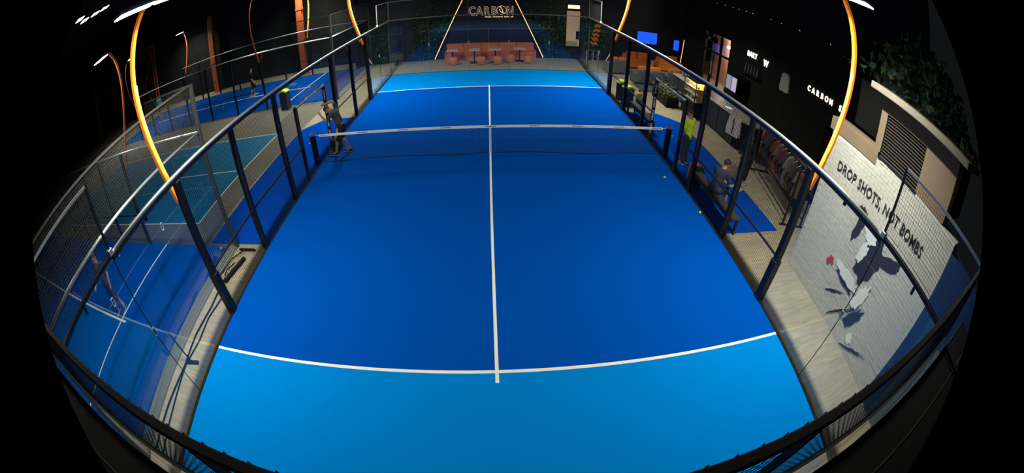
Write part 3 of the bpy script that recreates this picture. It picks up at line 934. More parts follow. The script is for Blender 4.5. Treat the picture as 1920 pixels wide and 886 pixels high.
# lit letters on the wall: bar and shop
def wall_text(body, y, z, size, label, wid=1.0):
    t = thing('wall_sign', label, 'sign', (12.2, y, z))
    for k, ch in enumerate(body):
        if ch != ' ':
            text_mesh(ch, size, 0.03, M_SIGNW, 'lit_letter', t, frame_mtx((-0.04, -(k - (len(body) - 1) / 2) * size * 0.62 * wid, 0), (0, -1, 0), (0, 0, 1)), offset=0.01, xscale=0.8)
    MB().box(-0.02, -0.001, -0.05, 0.05, 0.05, 0.1).build('wall_fixing', M_BLACK, t)
wall_text('BART', 5.62, 2.76, 0.36, 'short lit wall lettering nearest the glazed door')
wall_text('W', 4.42, 2.64, 0.44, 'single lit wall letter right of the short lettering')
wall_text('CARBON S', 0.15, 2.68, 0.31, 'long row of small lit wall letters above the shop', 1.5)

t = thing('string_lights', 'string of tiny greenish bulbs high on the dark wall', 'string lights', (12.1, 5, 4.95))
MB().tube([(0.08, -5.0, 0.06), (0.08, 4.6, 0.06)], 0.006, 5).build('cable', M_BLACK, t)
for y in (9.43, 8.56, 7.74, 7.17, 6.47, 5.89, 4.37, 3.54, 2.22, 0.19):
    MB().ball((0.04, y - 5, 0.03), 0.022, seg=8, rings=6).build('bulb', mat('bulb_green', (0.4, 0.5, 0.4), 0.5, emit=(0.5, 0.7, 0.5), strength=0.8), t, smooth=True)

# rows of pale bottles / boards under the lettering
t = thing('bottle_shelf', 'dim shelf of tall bottles below the short lit lettering', 'shelf', (12.05, 5.3, 1.9))
MB().box(-0.15, 0.14, -0.75, 0.75, -0.04, 0).build('board', M_BLACK, t)
for k in range(5):
    b = MB().lathe([(0.045, 0), (0.045, 0.3), (0.018, 0.38), (0.018, 0.5)], (0, 0, 0), 10).build('display_bottle', mat('grey_glass', (0.2, 0.21, 0.2), 0.3), smooth=True,
        label='grey bottle %s on the dim shelf under the lettering' % ['first from the door side', 'second from the door side', 'in the middle', 'second from the shop side', 'first from the shop side'][k], cat='bottle', group='bottles on the dim shelf')
    b.location = (12.02, 5.85 - k * 0.26, 1.9)

# back bar with fridge
t = thing('bar_fridge', 'small lit glass-door fridge behind the bar', 'fridge', (11.6, 5.95, FZ))
MB().box(-0.3, 0.55, -0.55, 0.55, 0.0, 0.8).build('cabinet', M_BLACK, t)
MB().box(-0.25, 0.5, -0.5, 0.5, 0.8, 1.6).build('case', M_BLACK, t)
for y0, y1, mm in ((-0.46, -0.04, mat('fridge_glow_pink', (0.5, 0.5, 0.5), 0.5, emit=(0.7, 0.5, 0.75), strength=0.5)), (0.04, 0.46, mat('fridge_glow_blue', (0.4, 0.4, 0.5), 0.5, emit=(0.3, 0.42, 0.7), strength=0.35))):
    d = MB().box(-0.28, -0.25, y0, y1, 0.86, 1.55).build('door', mm, t)
    MB().box(-0.31, -0.28, y1 - 0.04, y1 - 0.015, 1.0, 1.4).build('handle', M_SILVER, d)

# counter
t = thing('bar_counter', 'long dark bar counter with pale top right of the court', 'counter', (8.85, 3.0, FZ))
MB().prism([(-0.35, -2.1), (0.0, -2.6), (0.45, -2.6), (0.5, 3.6), (-0.4, 3.6)], 'z', 0, 1.07).build('front', M_BLACK, t)
MB().prism([(-0.42, -2.1), (-0.05, -2.7), (0.5, -2.7), (0.55, 3.7), (-0.47, 3.7)], 'z', 1.07, 1.12).build('worktop', M_COUNTER, t)
for k in range(9):
    MB().box(-0.43, -0.385, -1.9 + k * 0.62, -1.32 + k * 0.62, 0.08, 1.02).build('front_panel', M_NAVY, t)
MB().box(-0.36, 0.4, -2.0, 3.5, 0, 0.06).build('toe_kick', M_BLACK, t)
# display case
t = thing('cake_display', 'warm lit glass display case standing on the bar front', 'display case', (8.2, 4.1, FZ))
MB().box(-0.25, 0.19, -0.55, 0.55, 0, 0.68).build('pedestal', M_BLACK, t)
MB().box(-0.25, 0.19, -0.55, 0.55, 1.5, 1.54).build('lid', M_STEEL, t)
for x, y in ((-0.235, -0.535), (-0.235, 0.535), (0.175, -0.535), (0.175, 0.535)):
    MB().box(x - 0.015, x + 0.015, y - 0.015, y + 0.015, 0.68, 1.5).build('corner_post', M_STEEL, t)
for k, z in enumerate((0.7, 0.98, 1.24)):
    s_ = MB().box(-0.21, 0.17, -0.5, 0.5, z, z + 0.015).build('shelf', M_CLAMP, t)
    m = MB()
    for j in range(5):
        m.ball((-0.05 + 0.05 * (j % 2), -0.4 + j * 0.2, z + 0.07), 0.07, 0.07, 0.05, 10, 6)
    m.build('pastry', mat('golden_pastry', (0.55, 0.28, 0.06), 0.6), s_, smooth=True, kind='stuff')
MB().box(-0.2, 0.15, -0.5, 0.5, 1.47, 1.49).build('case_lamp', mat('case_lamp', (0.9, 0.9, 0.8), 0.5, emit=(1, 0.62, 0.22), strength=9), t)
MB().box(0.15, 0.17, -0.5, 0.5, 0.7, 1.49).build('back_panel', mat('amber_back', (0.6, 0.36, 0.1), 0.6), t)
MB().box(-0.25, -0.24, -0.52, 0.52, 0.69, 1.49).build('front_glass', M_GLASS, t)
# things on the counter
MB().cbox((8.72, 2.1, FZ + 1.135), (0.16, 0.28, 0.012), 0.4).build('tablet', mat('tablet_screen', (0.1, 0.1, 0.12), 0.3, emit=(0.6, 0.7, 1.0), strength=1.2), label='glowing tablet lying on the bar counter', cat='tablet', bevel=0.004)
for k in range(3):
    b = MB().lathe([(0.05, 0), (0.055, 0.16), (0.03, 0.2), (0.03, 0.24)], seg=12).build('coffee_jar', M_GREYSOFA, smooth=True, label=['grey jar on the counter end nearest the lounge', 'grey jar in the middle of the three counter jars', 'grey jar nearest the display case'][k], cat='jar')
    b.location = (8.7, 6.2 - k * 0.3, FZ + 1.12)

# white jackets
def jacket(x, y, z, rz, label, h=0.7, mt=None, stripe=False):
    t = thing('jacket', label, 'jacket', (x, y, z), rz)
    m = mt or mat('white_cloth', (0.62, 0.60, 0.56), 0.9, var=0.08, scale=10, bump=0.2)
    MB().prism([(-0.26, 0), (0.26, 0), (0.24, h * 0.6), (0.2, h * 0.9), (0.07, h), (-0.07, h), (-0.2, h * 0.9), (-0.24, h * 0.6)], 'y', -0.07, 0.07).build('body', m, t, bevel=0.04)
    for s_ in (-1, 1):
        MB().capsule((s_ * 0.22, 0, h * 0.86), (s_ * 0.30, -0.02, h * 0.18), 0.07, 0.055, 8).build('sleeve', m, t, smooth=True)
    MB().tube([(-0.16, 0, h * 0.93), (0, 0, h + 0.05), (0.16, 0, h * 0.93)], 0.01, 5).build('hanger', M_BLACK, t)
    if stripe:
        MB().box(-0.02, 0.02, -0.085, -0.07, 0.02, h * 0.9).build('zip_stripe', M_NAVY, t)
    return t
jacket(8.3, 0.95, 0.5, -PI / 2 + 0.3, 'white track jacket with dark stripe hanging at the end of the bar', 0.66, stripe=True)
jacket(12.13, 2.75, 2.05, -PI / 2, 'pale jacket hung high on the dark wall between the two lettering signs', 0.76)

# lounge furniture
def sofa(x, y, wd, rz, label, body, cush):
    t = thing('lounge_sofa', label, 'sofa', (x, y, FZ), rz)
    MB().box(-wd / 2, wd / 2, -0.42, 0.42, 0.06, 0.4).build('base', body, t, bevel=0.03)
    MB().box(-wd / 2, wd / 2, -0.45, -0.25, 0.06, 0.76).build('backrest', body, t, bevel=0.04)
    for s_ in (-1, 1):
        MB().box(s_ * wd / 2 - 0.09, s_ * wd / 2 + 0.09, -0.43, 0.42, 0.06, 0.58).build('arm', body, t, bevel=0.04)
    n = 2
    for k in range(n):
        x0 = -wd / 2 + 0.1 + k * (wd - 0.2) / n
        MB().box(x0 + 0.01, x0 + (wd - 0.2) / n - 0.01, -0.25, 0.42, 0.4, 0.53).build('seat_cushion', cush, t, bevel=0.04)
        MB().box(x0 + 0.03, x0 + (wd - 0.2) / n - 0.03, -0.27, -0.1, 0.5, 0.92).build('back_cushion', cush, t, bevel=0.05)
    MB().box(-wd / 2 + 0.06, wd / 2 - 0.06, -0.36, 0.36, 0, 0.06).build('plinth', M_BLACK, t)
sofa(6.75, 10.4, 1.1, 0.1, 'grey armchair with terracotta cushions nearest the far glass wall', M_GREYSOFA, M_TERRA)
sofa(7.9, 8.6, 1.5, -0.05, 'grey sofa with its back to the court, left of the pair', M_GREYSOFA, M_TERRA)
sofa(9.75, 8.7, 1.7, -0.05, 'grey sofa with its back to the court, right of the pair', M_GREYSOFA, M_TERRA)
sofa(8.6, 12.1, 1.7, PI, 'terracotta sofa below the large blue screen', M_TERRA, M_TERRA)
sofa(10.7, 12.1, 1.5, PI, 'terracotta sofa below the small blue screen', M_TERRA, M_TERRA)
t = thing('rug', 'dark slate rug with pale pattern in front of the lounge', 'rug', (7.9, 7.6, FZ), 0.05)
MB().box(-0.95, 0.95, -0.7, 0.7, 0, 0.012).build('pile', mat('slate_rug', (0.05, 0.065, 0.065), 0.95), t)
m = MB()
for k in range(12):
    m.cbox((-0.55 + (k % 4) * 0.2, -0.3 + (k // 4) * 0.25, 0.013), (0.12, 0.05, 0.003), 0.5 * k)
m.build('pattern', M_STONE, t, kind='stuff')
t = thing('planter', 'long dark planter of green plants between bar and court', 'planter', (7.6, 5.6, FZ))
MB().box(-0.3, 0.3, -0.85, 0.85, 0, 0.42).build('trough', M_BLACK, t, bevel=0.01)
foliage(260, (-0.33, 0.33, -0.88, 0.88, 0.4, 0.78), (0.1, 0.22), random.Random(11), False).build('leaves', mat('planter_leaf', (0.10, 0.12, 0.02), 0.7, var=0.5), t, kind='stuff')

def screen(x, y, z, wd, h, label, rz=0):
    t = thing('tv_screen', label, 'screen', (x, y, z), rz)
    MB().box(-wd / 2, wd / 2, -0.02, 0.04, 0, h).build('case', M_BLACK, t)
    MB().box(-wd / 2 + 0.02, wd / 2 - 0.02, -0.026, -0.02, 0.02, h - 0.02).build('display', M_TV, t)
    MB().box(-0.05, 0.05, 0.04, 0.2, h / 2 - 0.05, h / 2 + 0.05).build('wall_arm', M_BLACK, t)
screen(9.5, 13.1, 1.35, 1.35, 0.78, 'large glowing blue screen on the lounge wall')
screen(11.55, 13.1, 1.15, 0.42, 0.72, 'small glowing blue screen on the lounge wall')
t = thing('light_line', 'thin warm vertical light line in the lounge corner', 'light strip', (11.95, 13.05, FZ))
MB().beam((0, 0, 0.3), (0.12, 0, 2.0), 0.05, 0.03, up=(0, 1, 0)).build('profile', M_BROWN, t)
MB().beam((0, -0.02, 0.3), (0.12, -0.02, 2.0), 0.025, 0.02, up=(0, 1, 0)).build('diffuser', M_LEDW, t)
MB().box(-0.1, 0.25, -0.1, 0.1, 0, 0.3).build('foot', M_BLACK, t)
for x, lb in ((9.9, 'orange drum stool at the right end of the lounge'),):
    t = thing('stool', lb, 'stool', (x + 1.0, 9.6, FZ))
    MB().lathe([(0.2, 0), (0.22, 0.4), (0.15, 0.44)], seg=18).build('upholstery', M_TERRA, t, smooth=True)
    MB().lathe([(0.18, 0), (0.18, 0.02)], seg=14).build('foot_ring', M_BLACK, t)

# shop: clothes rack and garments
ra, rb = Vector((8.55, -0.7, 0)), Vector((7.75, -3.75, 0))
t = thing('clothes_rack', 'black clothes rack in the shop beside the run-off mat', 'clothes rack', (0, 0, FZ))
du = (rb - ra).normalized()
pe = Vector((-du.y, du.x, 0))
for e in (ra, rb):
    m = MB()
    for s_ in (-1, 1):
        m.beam(e + pe * 0.32 * s_, e + pe * 0.32 * s_ + Vector((0, 0, 1.62)), 0.04)
    m.beam(e + pe * 0.32 + Vector((0, 0, 1.6)), e - pe * 0.32 + Vector((0, 0, 1.6)), 0.04)
    m.beam(e + pe * 0.42 + Vector((0, 0, 0.02)), e - pe * 0.42 + Vector((0, 0, 0.02)), 0.05)
    m.build('end_frame', M_STEEL, t)
for z, of in ((1.58, 0), (0.25, 0.3), (0.25, -0.3)):
    MB().beam(ra + pe * of + Vector((0, 0, z)), rb + pe * of + Vector((0, 0, z)), 0.03).build('rail', M_STEEL, t)
GC = [((0.45, 0.03, 0.03), 'red'), ((0.10, 0.16, 0.30), 'blue'), ((0.05, 0.05, 0.06), 'black'), ((0.42, 0.12, 0.03), 'rust orange'), ((0.30, 0.28, 0.22), 'beige'),
      ((0.35, 0.03, 0.08), 'crimson'), ((0.10, 0.10, 0.11), 'charcoal'), ((0.42, 0.42, 0.42), 'pale grey'), ((0.25, 0.14, 0.05), 'brown'), ((0.06, 0.06, 0.08), 'dark navy'), ((0.45, 0.30, 0.22), 'peach striped')]
for k, (c, nm) in enumerate(GC):
    p = ra.lerp(rb, 0.08 + 0.084 * k)
    g = thing('hanging_shirt', '%s shirt hanging on the black clothes rack' % nm, 'shirt', (p.x, p.y, 0.72), math.atan2(pe.y, pe.x), group='shirts on the rack')
    mm = mat('cloth_' + nm.replace(' ', '_'), tuple(q * 0.28 for q in c), 0.9, var=0.15)
    MB().prism([(-0.2, 0), (0.2, 0), (0.2, 0.62), (0.12, 0.74), (-0.12, 0.74), (-0.2, 0.62)], 'y', -0.05, 0.05).build('body', mm, g, bevel=0.03)
    for s_ in (-1, 1):
        MB().capsule((s_ * 0.17, 0, 0.66), (s_ * 0.27, 0, 0.42), 0.06, 0.05, 7).build('sleeve', mm, g, smooth=True)
    MB().tube([(-0.14, 0, 0.72), (0, 0, 0.8), (0, 0, 0.86)], 0.008, 5).build('hanger', M_SILVER, g)
# mannequin torso pieces by the shop end
t = thing('shop_shelving', 'dark shop shelving between the rack and the white wall', 'shelving', (9.6, -3.6, FZ))
for z in (0.3, 0.9, 1.5, 2.1, 2.6):
    MB().box(-0.25, 0.25, -1.1, 1.1, z, z + 0.03).build('shelf', M_BLACK, t)
for y in (-1.1, 1.07):
    MB().box(-0.25, 0.25, y, y + 0.03, 0, 2.7).build('side_panel', M_BLACK, t)
rnd = random.Random(9)
shoe_c = ['white', 'grey', 'tan', 'white and black']
for k in range(8):
    z = (0.93, 1.53, 2.13, 2.63)[k // 2] + FZ
    c = [(0.45, 0.44, 0.42), (0.2, 0.2, 0.22), (0.35, 0.25, 0.15), (0.4, 0.4, 0.42)][k % 4]
    y = -3.95 + 0.75 * (k % 2) + rnd.uniform(-0.1, 0.1)
    o = thing('sports_shoe', '%s sports shoe on the %s shelf of the shop shelving, %s' % (shoe_c[k % 4], ['second', 'third', 'fourth', 'top'][k // 2], 'nearer the brick wall' if k % 2 == 0 else 'nearer the bar'), 'shoe', (9.5, y, z), rnd.uniform(-0.4, 0.4), group='shoes on the shop shelving')
    MB().prism([(-0.15, 0.02), (0.15, 0.02), (0.15, 0.07), (0.05, 0.1), (-0.03, 0.15), (-0.13, 0.15), (-0.15, 0.1)], 'y', -0.05, 0.05).build('upper', mat('shoe_' + shoe_c[k % 4].replace(' ', '_'), c, 0.7), o, bevel=0.02)
    MB().box(-0.16, 0.16, -0.052, 0.052, 0, 0.03).build('sole', M_TAPE, o, bevel=0.01)

# ================================================================== WHITE BRICK KIOSK
WX = 6.62
wl = thing('wall_brick', 'white painted brick wall with stencil mural right of the court', 'wall', (WX, -7.0, FZ), kind='structure')
WY0, WY1 = -9.1, -5.1
MB().box(0.012, 0.4, WY0 + 7, WY1 + 7, 0, 3.3).build('wall_core', M_MORTAR, wl)
MB().box(0.012, 0.4, WY0 + 7, -6.47 + 7, 3.3, 3.5).build('wall_core', M_MORTAR, wl)
BW, BH, G = 0.24, 0.0775, 0.007
def brick_mesh(L):
    h, d = BH - G, 0.03
    c = 0.004
    vs = [(0, -L / 2 + c, c), (0, L / 2 - c, c), (0, L / 2 - c, h - c), (0, -L / 2 + c, h - c),
          (c, -L / 2, 0), (c, L / 2, 0), (c, L / 2, h), (c, -L / 2, h), (d, -L / 2, 0), (d, L / 2, 0), (d, L / 2, h), (d, -L / 2, h)]
    fs = [(3, 2, 1, 0)]
    for i in range(4):
        j = (i + 1) % 4
        fs += [(i, j, j + 4, i + 4), (i + 4, j + 4, j + 8, i + 8)]
    return vs, fs
slots = []
rnd = random.Random(21)
nrow = int(3.5 / BH)
for r in range(nrow):
    z = 0.005 + r * BH
    y = WY0 + (0 if r % 2 else -BW / 2)
    while y < WY1 - 0.02:
        a, b = max(y, WY0), min(y + BW, WY1)
        if b - a > 0.05 and not (z > 3.2 and b > -6.47):
            slots.append((a, b, z))
        y += BW
slots.sort(key=lambda s_: (Vector((WX, (s_[0] + s_[1]) / 2, s_[2])) - CAMP).length + (4.0 if s_[0] < -8.9 else 0))
shared = {}
rest = MB()
for i, (a, b, z) in enumerate(slots):
    L = round(b - a - G, 3)
    pr = rnd.uniform(-0.003, 0.003)
    if i < 300:
        if L not in shared:
            me = bpy.data.meshes.new('brick')
            vs, fs = brick_mesh(L)
            me.from_pydata(vs, [], fs)
            me.materials.append(M_BRICKW)
            me.update()
            shared[L] = me
        o = bpy.data.objects.new('brick', shared[L])
        COL.objects.link(o)
        o.parent = wl
        o.location = (pr, (a + b) / 2 + 7, z)
    else:
        vs, fs = brick_mesh(L)
        rest.add([(x + pr, y + (a + b) / 2 + 7, zz + z) for x, y, zz in vs], fs)
rest.build('brickwork', M_BRICKW, wl, kind='stuff')
# painted end face
MB().box(0.0, 0.4, WY1 + 7, WY1 + 7.03, 0, 3.3).build('painted_end', M_BRICKW, wl)
# lettering
txt = text_mesh('DROP SHOTS, NOT BOMBS', 0.285, 0.006, M_INK, 'painted_lettering', wl, frame_mtx((-0.010, -6.94 + 7, 2.68), (0, -1, 0.025), (0, 0.025, 1)), label='black stencil words DROP SHOTS, NOT BOMBS', spacing=1.10, offset=0.005, xscale=0.78)
# plain stand-in for the mural: loose black and white brush shapes with a red accent
def splat(c, ry, rz, seed, m, x, rot=0.0, n=22, jag=0.25):
    r_ = random.Random(seed)
    pts = []
    for k in range(n):
        a = 2 * PI * k / n
        q = 1 + r_.uniform(-jag, jag)
        yy, zz = ry * q * math.cos(a), rz * q * math.sin(a)
        pts.append((c[0] + yy * math.cos(rot) - zz * math.sin(rot) + 7, c[1] + yy * math.sin(rot) + zz * math.cos(rot)))
    return MB().prism(pts[::-1], 'x', x - 0.004, x).build('mural_shape', m, wl)
splat((-7.25, 1.78), 0.30, 0.52, 1, M_INK, -0.007, 0.25, 26, 0.14)
splat((-7.75, 2.08), 0.38, 0.11, 2, M_INK, -0.008, -0.5)
splat((-6.62, 2.1), 0.10, 0.34, 3, M_INK, -0.007, 0.15)
splat((-7.02, 2.15), 0.24, 0.12, 4, M_INKW, -0.0125, 0.3)
splat((-7.0, 1.75), 0.10, 0.24, 5, M_INKW, -0.0135, 0.2)
splat((-6.9, 1.12), 0.40, 0.12, 6, M_INKW, -0.0115, 0.1)
splat((-6.9, 1.0), 0.36, 0.08, 7, M_INK, -0.008, 0.15)
splat((-7.5, 1.08), 0.13, 0.36, 8, M_INKW, -0.0125, 0.3)
splat((-7.62, 0.66), 0.12, 0.34, 9, M_INK, -0.0085, 0.5)
splat((-7.85, 0.34), 0.10, 0.12, 10, M_INKW, -0.013, 0)
splat((-6.3, 1.05), 0.09, 0.08, 11, M_INKR, -0.013, 0, 14, 0.4)
splat((-6.22, 0.98), 0.06, 0.06, 12, M_INKR, -0.0145, 0, 12, 0.5)
splat((-7.35, 0.62), 0.035, 0.5, 13, M_INK, -0.0075, 0.75, 26, 0.5)
splat((-8.1, 0.24), 0.40, 0.035, 14, M_INK, -0.0075, -0.5, 26, 0.6)
splat((-6.75, 0.62), 0.30, 0.03, 16, M_INK, -0.0078, -0.6, 24, 0.5)
splat((-6.55, 2.36), 0.13, 0.11, 15, M_INK, -0.0095, 0)
# tan upper storey with shutter
k_ = thing('kiosk_upper', 'tan upper storey with dark shutter on top of the white brick wall', 'kiosk', (WX, -7, FZ + 3.3))
MB().box(0.0, 0.5, -6.47 + 7, -4.95 + 7, 0.0, 0.27).build('parapet', M_TAN, k_)
MB().box(0.0, 0.5, -6.5 + 7, -6.32 + 7, 0.27, 1.27).build('left_jamb', M_TAN, k_)
MB().box(0.0, 0.5, -8.6 + 7, -7.68 + 7, 0.2, 1.27).build('right_jamb', M_TAN, k_)
MB().box(0.0, 0.5, -7.68 + 7, -6.5 + 7, 1.02, 1.27).build('lintel', M_TAN, k_)
MB().box(-0.35, 1.6, -8.9 + 7, -6.12 + 7, 1.32, 1.45).build('roof_slab', M_CAP, k_, bevel=0.02)
MB().box(0.0, 0.5, -8.6 + 7, -6.32 + 7, 1.27, 1.33).build('lintel_cap', M_TAN, k_)
sh = MB().box(0.10, 0.12, -7.68 + 7, -6.5 + 7, 0.2, 1.02).build('shutter_backing', M_BLACK, k_)
for i in range(14):
    z = 0.21 + i * 0.0575
    MB().prism([(0.02, z + 0.004), (0.10, z + 0.012), (0.10, z + 0.036), (0.07, z + 0.036)], 'y', -0.67, 0.49).build('shutter_slat', M_SHUT, k_)
MB().box(-0.02, 0.1, -0.70, 0.52, 0.18, 0.21).build('sill', M_BLACK, k_)
MB().box(0.9, 1.7, -1.6, 2.0, 0.27, 1.3).build('store_room', M_BLACK, k_)
# creeper above the kiosk
t = thing('rooftop_plant', 'leafy green plant spilling over the kiosk roof', 'plant', (7.6, -7.0, FZ + 4.75))
MB().box(-0.3, 0.3, -1.2, 1.2, 0, 0.3).build('trough', M_BLACK, t)
rnd = random.Random(31)
for mm, n in ((M_LEAF, 230), (M_LEAFD, 600), (M_LEAF2, 25)):
    m = MB()
    for _ in range(n):
        y = rnd.gauss(-0.1, 0.75)
        top = 1.35 - 0.35 * (y - 0.2) ** 2
        c = (rnd.gauss(-0.1, 0.3), y, rnd.uniform(0.05, max(0.2, top)))
        d = Vector((rnd.uniform(-1, 0.4), rnd.uniform(-1, 1), rnd.uniform(-1, 0.6))).normalized()
        s_ = d.cross(Vector((rnd.uniform(-1, 1), rnd.uniform(-1, 1), rnd.uniform(-1, 1)))).normalized()
        L = rnd.uniform(0.12, 0.3)
        m.leaf(c, d, s_, L, L * 0.3)
    m.build('foliage', mm, t, kind='stuff')
# blue wall continuing towards the camera, with a door
MB().box(WX - 0.04, WX + 0.3, -15, WY0, FZ, 3.3).build('wall_blue', M_BLUEWALL, kind='structure', label='deep blue wall next to the white brick wall')
dd = thing('door_2', 'mid blue door frame in the deep blue wall', 'door', (WX - 0.05, -9.95, FZ), kind='structure')
MB().box(-0.03, 0.01, -0.55, -0.45, 0, 2.2).build('jamb', M_BLUEDOOR, dd)
MB().box(-0.03, 0.01, 0.45, 0.55, 0, 2.2).build('jamb', M_BLUEDOOR, dd)
MB().box(-0.03, 0.01, -0.55, 0.55, 2.2, 2.3).build('head', M_BLUEDOOR, dd)
MB().box(-0.01, 0.01, -0.45, 0.45, 0, 2.2).build('leaf', mat('grey_blue_door', (0.12, 0.17, 0.22), 0.6), dd)

# ================================================================== COURTSIDE THINGS
def bench(x, y0, y1, label):
    yc, hl = (y0 + y1) / 2, (y1 - y0) / 2
    t = thing('bench', label, 'bench', (x, yc, FZ))
    MB().box(-0.17, 0.17, -hl, hl, 0.42, 0.47).build('seat', mat('bench_wood', (0.05, 0.052, 0.05), 0.6), t, bevel=0.006)
    for e in (-1, 1):
        m = MB()
        y = e * (hl - 0.06)
        m.box(-0.16, -0.11, y - 0.025, y + 0.025, 0, 0.42).box(0.11, 0.16, y - 0.025, y + 0.025, 0, 0.42).box(-0.16, 0.16, y - 0.025, y + 0.025, 0.38, 0.42)
        m.build('leg_frame', M_STEEL, t)
    MB().box(-0.02, 0.02, -hl + 0.08, hl - 0.08, 0.37, 0.41).build('stretcher', M_STEEL, t)
    return t
bench(5.36, -4.0, -1.8, 'dark bench right of the court with the seated man')
bench(5.36, 1.75, 3.85, 'dark bench right of the court beyond the net')

# bag on the bench end
t = thing('sports_bag', 'orange and black racket bag standing at the far end of the near bench', 'bag', (5.5, -1.52, FZ))
MB().prism([(-0.12, 0), (0.12, 0), (0.15, 0.25), (0.11, 0.5), (0.0, 0.58), (-0.11, 0.5), (-0.15, 0.25)], 'y', -0.12, 0.14).build('body', mat('bag_orange', (0.40, 0.10, 0.02), 0.8), t, bevel=0.04)
MB().prism([(-0.13, 0), (0.13, 0), (0.15, 0.25), (0.10, 0.52), (-0.10, 0.52), (-0.15, 0.25)], 'y', -0.22, -0.12).build('front_pocket', M_BLACK, t, bevel=0.03)
MB().tube([(0, 0.14, 0.15), (0, 0.24, 0.3), (0, 0.14, 0.5)], 0.015, 6).build('strap', M_BLACK, t)

def ball_bin(x, y, label, h=0.72, lid=True):
    t = thing('waste_bin', label, 'bin', (x, y, FZ))
    m = MB()
    m.prism([(-0.2, -0.2), (0.2, -0.2), (0.2, 0.2), (-0.2, 0.2)], 'z', 0, h)
    m.build('body', mat('bin_navy', (0.02, 0.024, 0.05), 0.5, var=0.2), t, bevel=0.015)
    for k in range(4):
        MB().box(-0.206, -0.2, -0.17 + k * 0.095, -0.12 + k * 0.095, 0.05, h - 0.06).build('rib', M_NAVY, t)
    MB().prism([(-0.22, h), (0.22, h), (0.2, h + 0.04), (0.08, h + 0.1), (-0.08, h + 0.1), (-0.2, h + 0.04)], 'y', -0.22, 0.22).build('lid', M_LIME, t, bevel=0.015)
    MB().box(-0.12, 0.12, -0.224, -0.2, h - 0.02, h + 0.03).build('flap', M_BLACK, t)
    return t
ball_bin(5.5, 5.55, 'navy bin with lime lid at the far right post, further one')
ball_bin(5.5, 4.75, 'navy bin with lime lid at the far right post, nearer one')
ball_bin(-9.45, 6.15, 'dark bin with lime lid by the far left court', 0.85)
t = thing('water_cooler', 'small amber canister beside the nearer lime-lidded bin', 'canister', (6.0, 4.75, FZ))
MB().lathe([(0.12, 0), (0.13, 0.5), (0.1, 0.58), (0.04, 0.62)], seg=16).build('tank', mat('amber_plastic', (0.55, 0.32, 0.03), 0.4), t, smooth=True)
MB().lathe([(0.05, 0.6), (0.05, 0.68)], seg=12).build('cap', M_BLACK, t)
pot_plant(5.75, 4.1, 'low dark green pot plant at the end of the far bench', 0.5, 45, seed=8)

# bag behind the left net post
t = thing('equipment_bag', 'black equipment bag on the floor behind the left net post', 'bag', (-4.82, 0.9, 0))
MB().box(-0.13, 0.13, -0.2, 0.2, 0.0, 0.4).build('body', M_BLACK, t, bevel=0.05)
m = MB()
for k in range(5): m.cbox((0.133, -0.12 + 0.06 * k, 0.2), (0.006, 0.035, 0.05))
m.build('print', M_GREYSOFA, t, kind='stuff')
MB().tube([(0, -0.12, 0.39), (0, 0, 0.48), (0, 0.12, 0.39)], 0.012, 6).build('handle', M_BLACK, t)

# floor tools in the left aisle
t = thing('court_broom', 'black wide court broom lying on the left aisle', 'broom', (-5.62, -4.15, FZ))
MB().cbox((0.02, 0, 0.04), (0.50, 0.05, 0.05)).build('head', M_BLACK, t, bevel=0.01)
MB().tube([(0, -0.03, 0.07), (-0.28, -0.35, 0.05), (-0.36, -0.95, 0.04)], 0.014, 6).build('handle', M_BLACK, t)
t = thing('racket_bag', 'long black bag lying in the left aisle', 'bag', (-5.62, -4.85, FZ), math.radians(-13))
MB().box(-0.05, 0.05, -0.42, 0.42, 0, 0.09).build('body', M_BLACK, t, bevel=0.03)
MB().tube([(-0.08, -0.3, 0.08), (-0.2, -0.1, 0.06), (-0.08, 0.15, 0.1)], 0.015, 6).build('strap', M_BLACK, t)
MB().tube([(-5.8, -5.2, FZ + .02), (-5.74, -6.0, FZ + .02), (-5.80, -6.8, FZ + .02), (-5.74, -7.6, FZ + .02), (-5.82, -8.6, FZ + .02), (-5.85, -9.8, FZ + .02)], 0.018, 6).build('floor_cable', M_BLACK, label='black cable running along the kerb of the left aisle', cat='cable')
MB().tube([(-5.55, -5.6, FZ + .02), (-5.66, -6.3, FZ + .02), (-5.62, -6.9, FZ + .02), (-5.72, -7.6, FZ + .02), (-5.66, -8.5, FZ + .02), (-5.6, -9.8, FZ + .02)], 0.014, 6).build('floor_cable', M_BLACK, label='second thinner black cable nearer the main court in the left aisle', cat='cable')
t = thing('floor_squeegee', 'black squeegee leaning against the glass of the left court', 'squeegee', (-5.55, -7.45, FZ))
MB().cbox((0.0, 0, 0.025), (0.34, 0.07, 0.04), 0.2).build('head', M_BLACK, t)
MB().tube([(-0.02, 0, 0.05), (-0.38, 0.12, 0.62)], 0.018, 6).build('handle', M_BLACK, t)

# balls
for i, (x, y, z, lb) in enumerate(((-6.5, -4.15, -0.012, 'yellow ball by the corner post of the near left court'), (4.62, -1.4, 0, 'pale ball on the right edge of the main court'),
                                   (4.93, -3.1, 0, 'pale ball by the near bench at the court edge'), (-11.6, -4.75, -0.012, 'pale ball on the near left single court'), (-15.6, 8.7, -0.012, 'pale ball on the far left single court'))):
    b = MB().ball((0, 0, 0.033), 0.033, seg=14, rings=10).build('tennis_ball', M_BALL, smooth=True, label=lb, cat='ball', group='loose balls')
    b.location = (x, y, z)
    MB().tube([(0.0335 * math.cos(a), 0.0335 * math.sin(a) * 0.7, 0.033 + 0.024 * math.sin(2 * a)) for a in [2 * PI * k / 16 for k in range(17)]], 0.0015, 4).build('seam', M_TAPE, b)

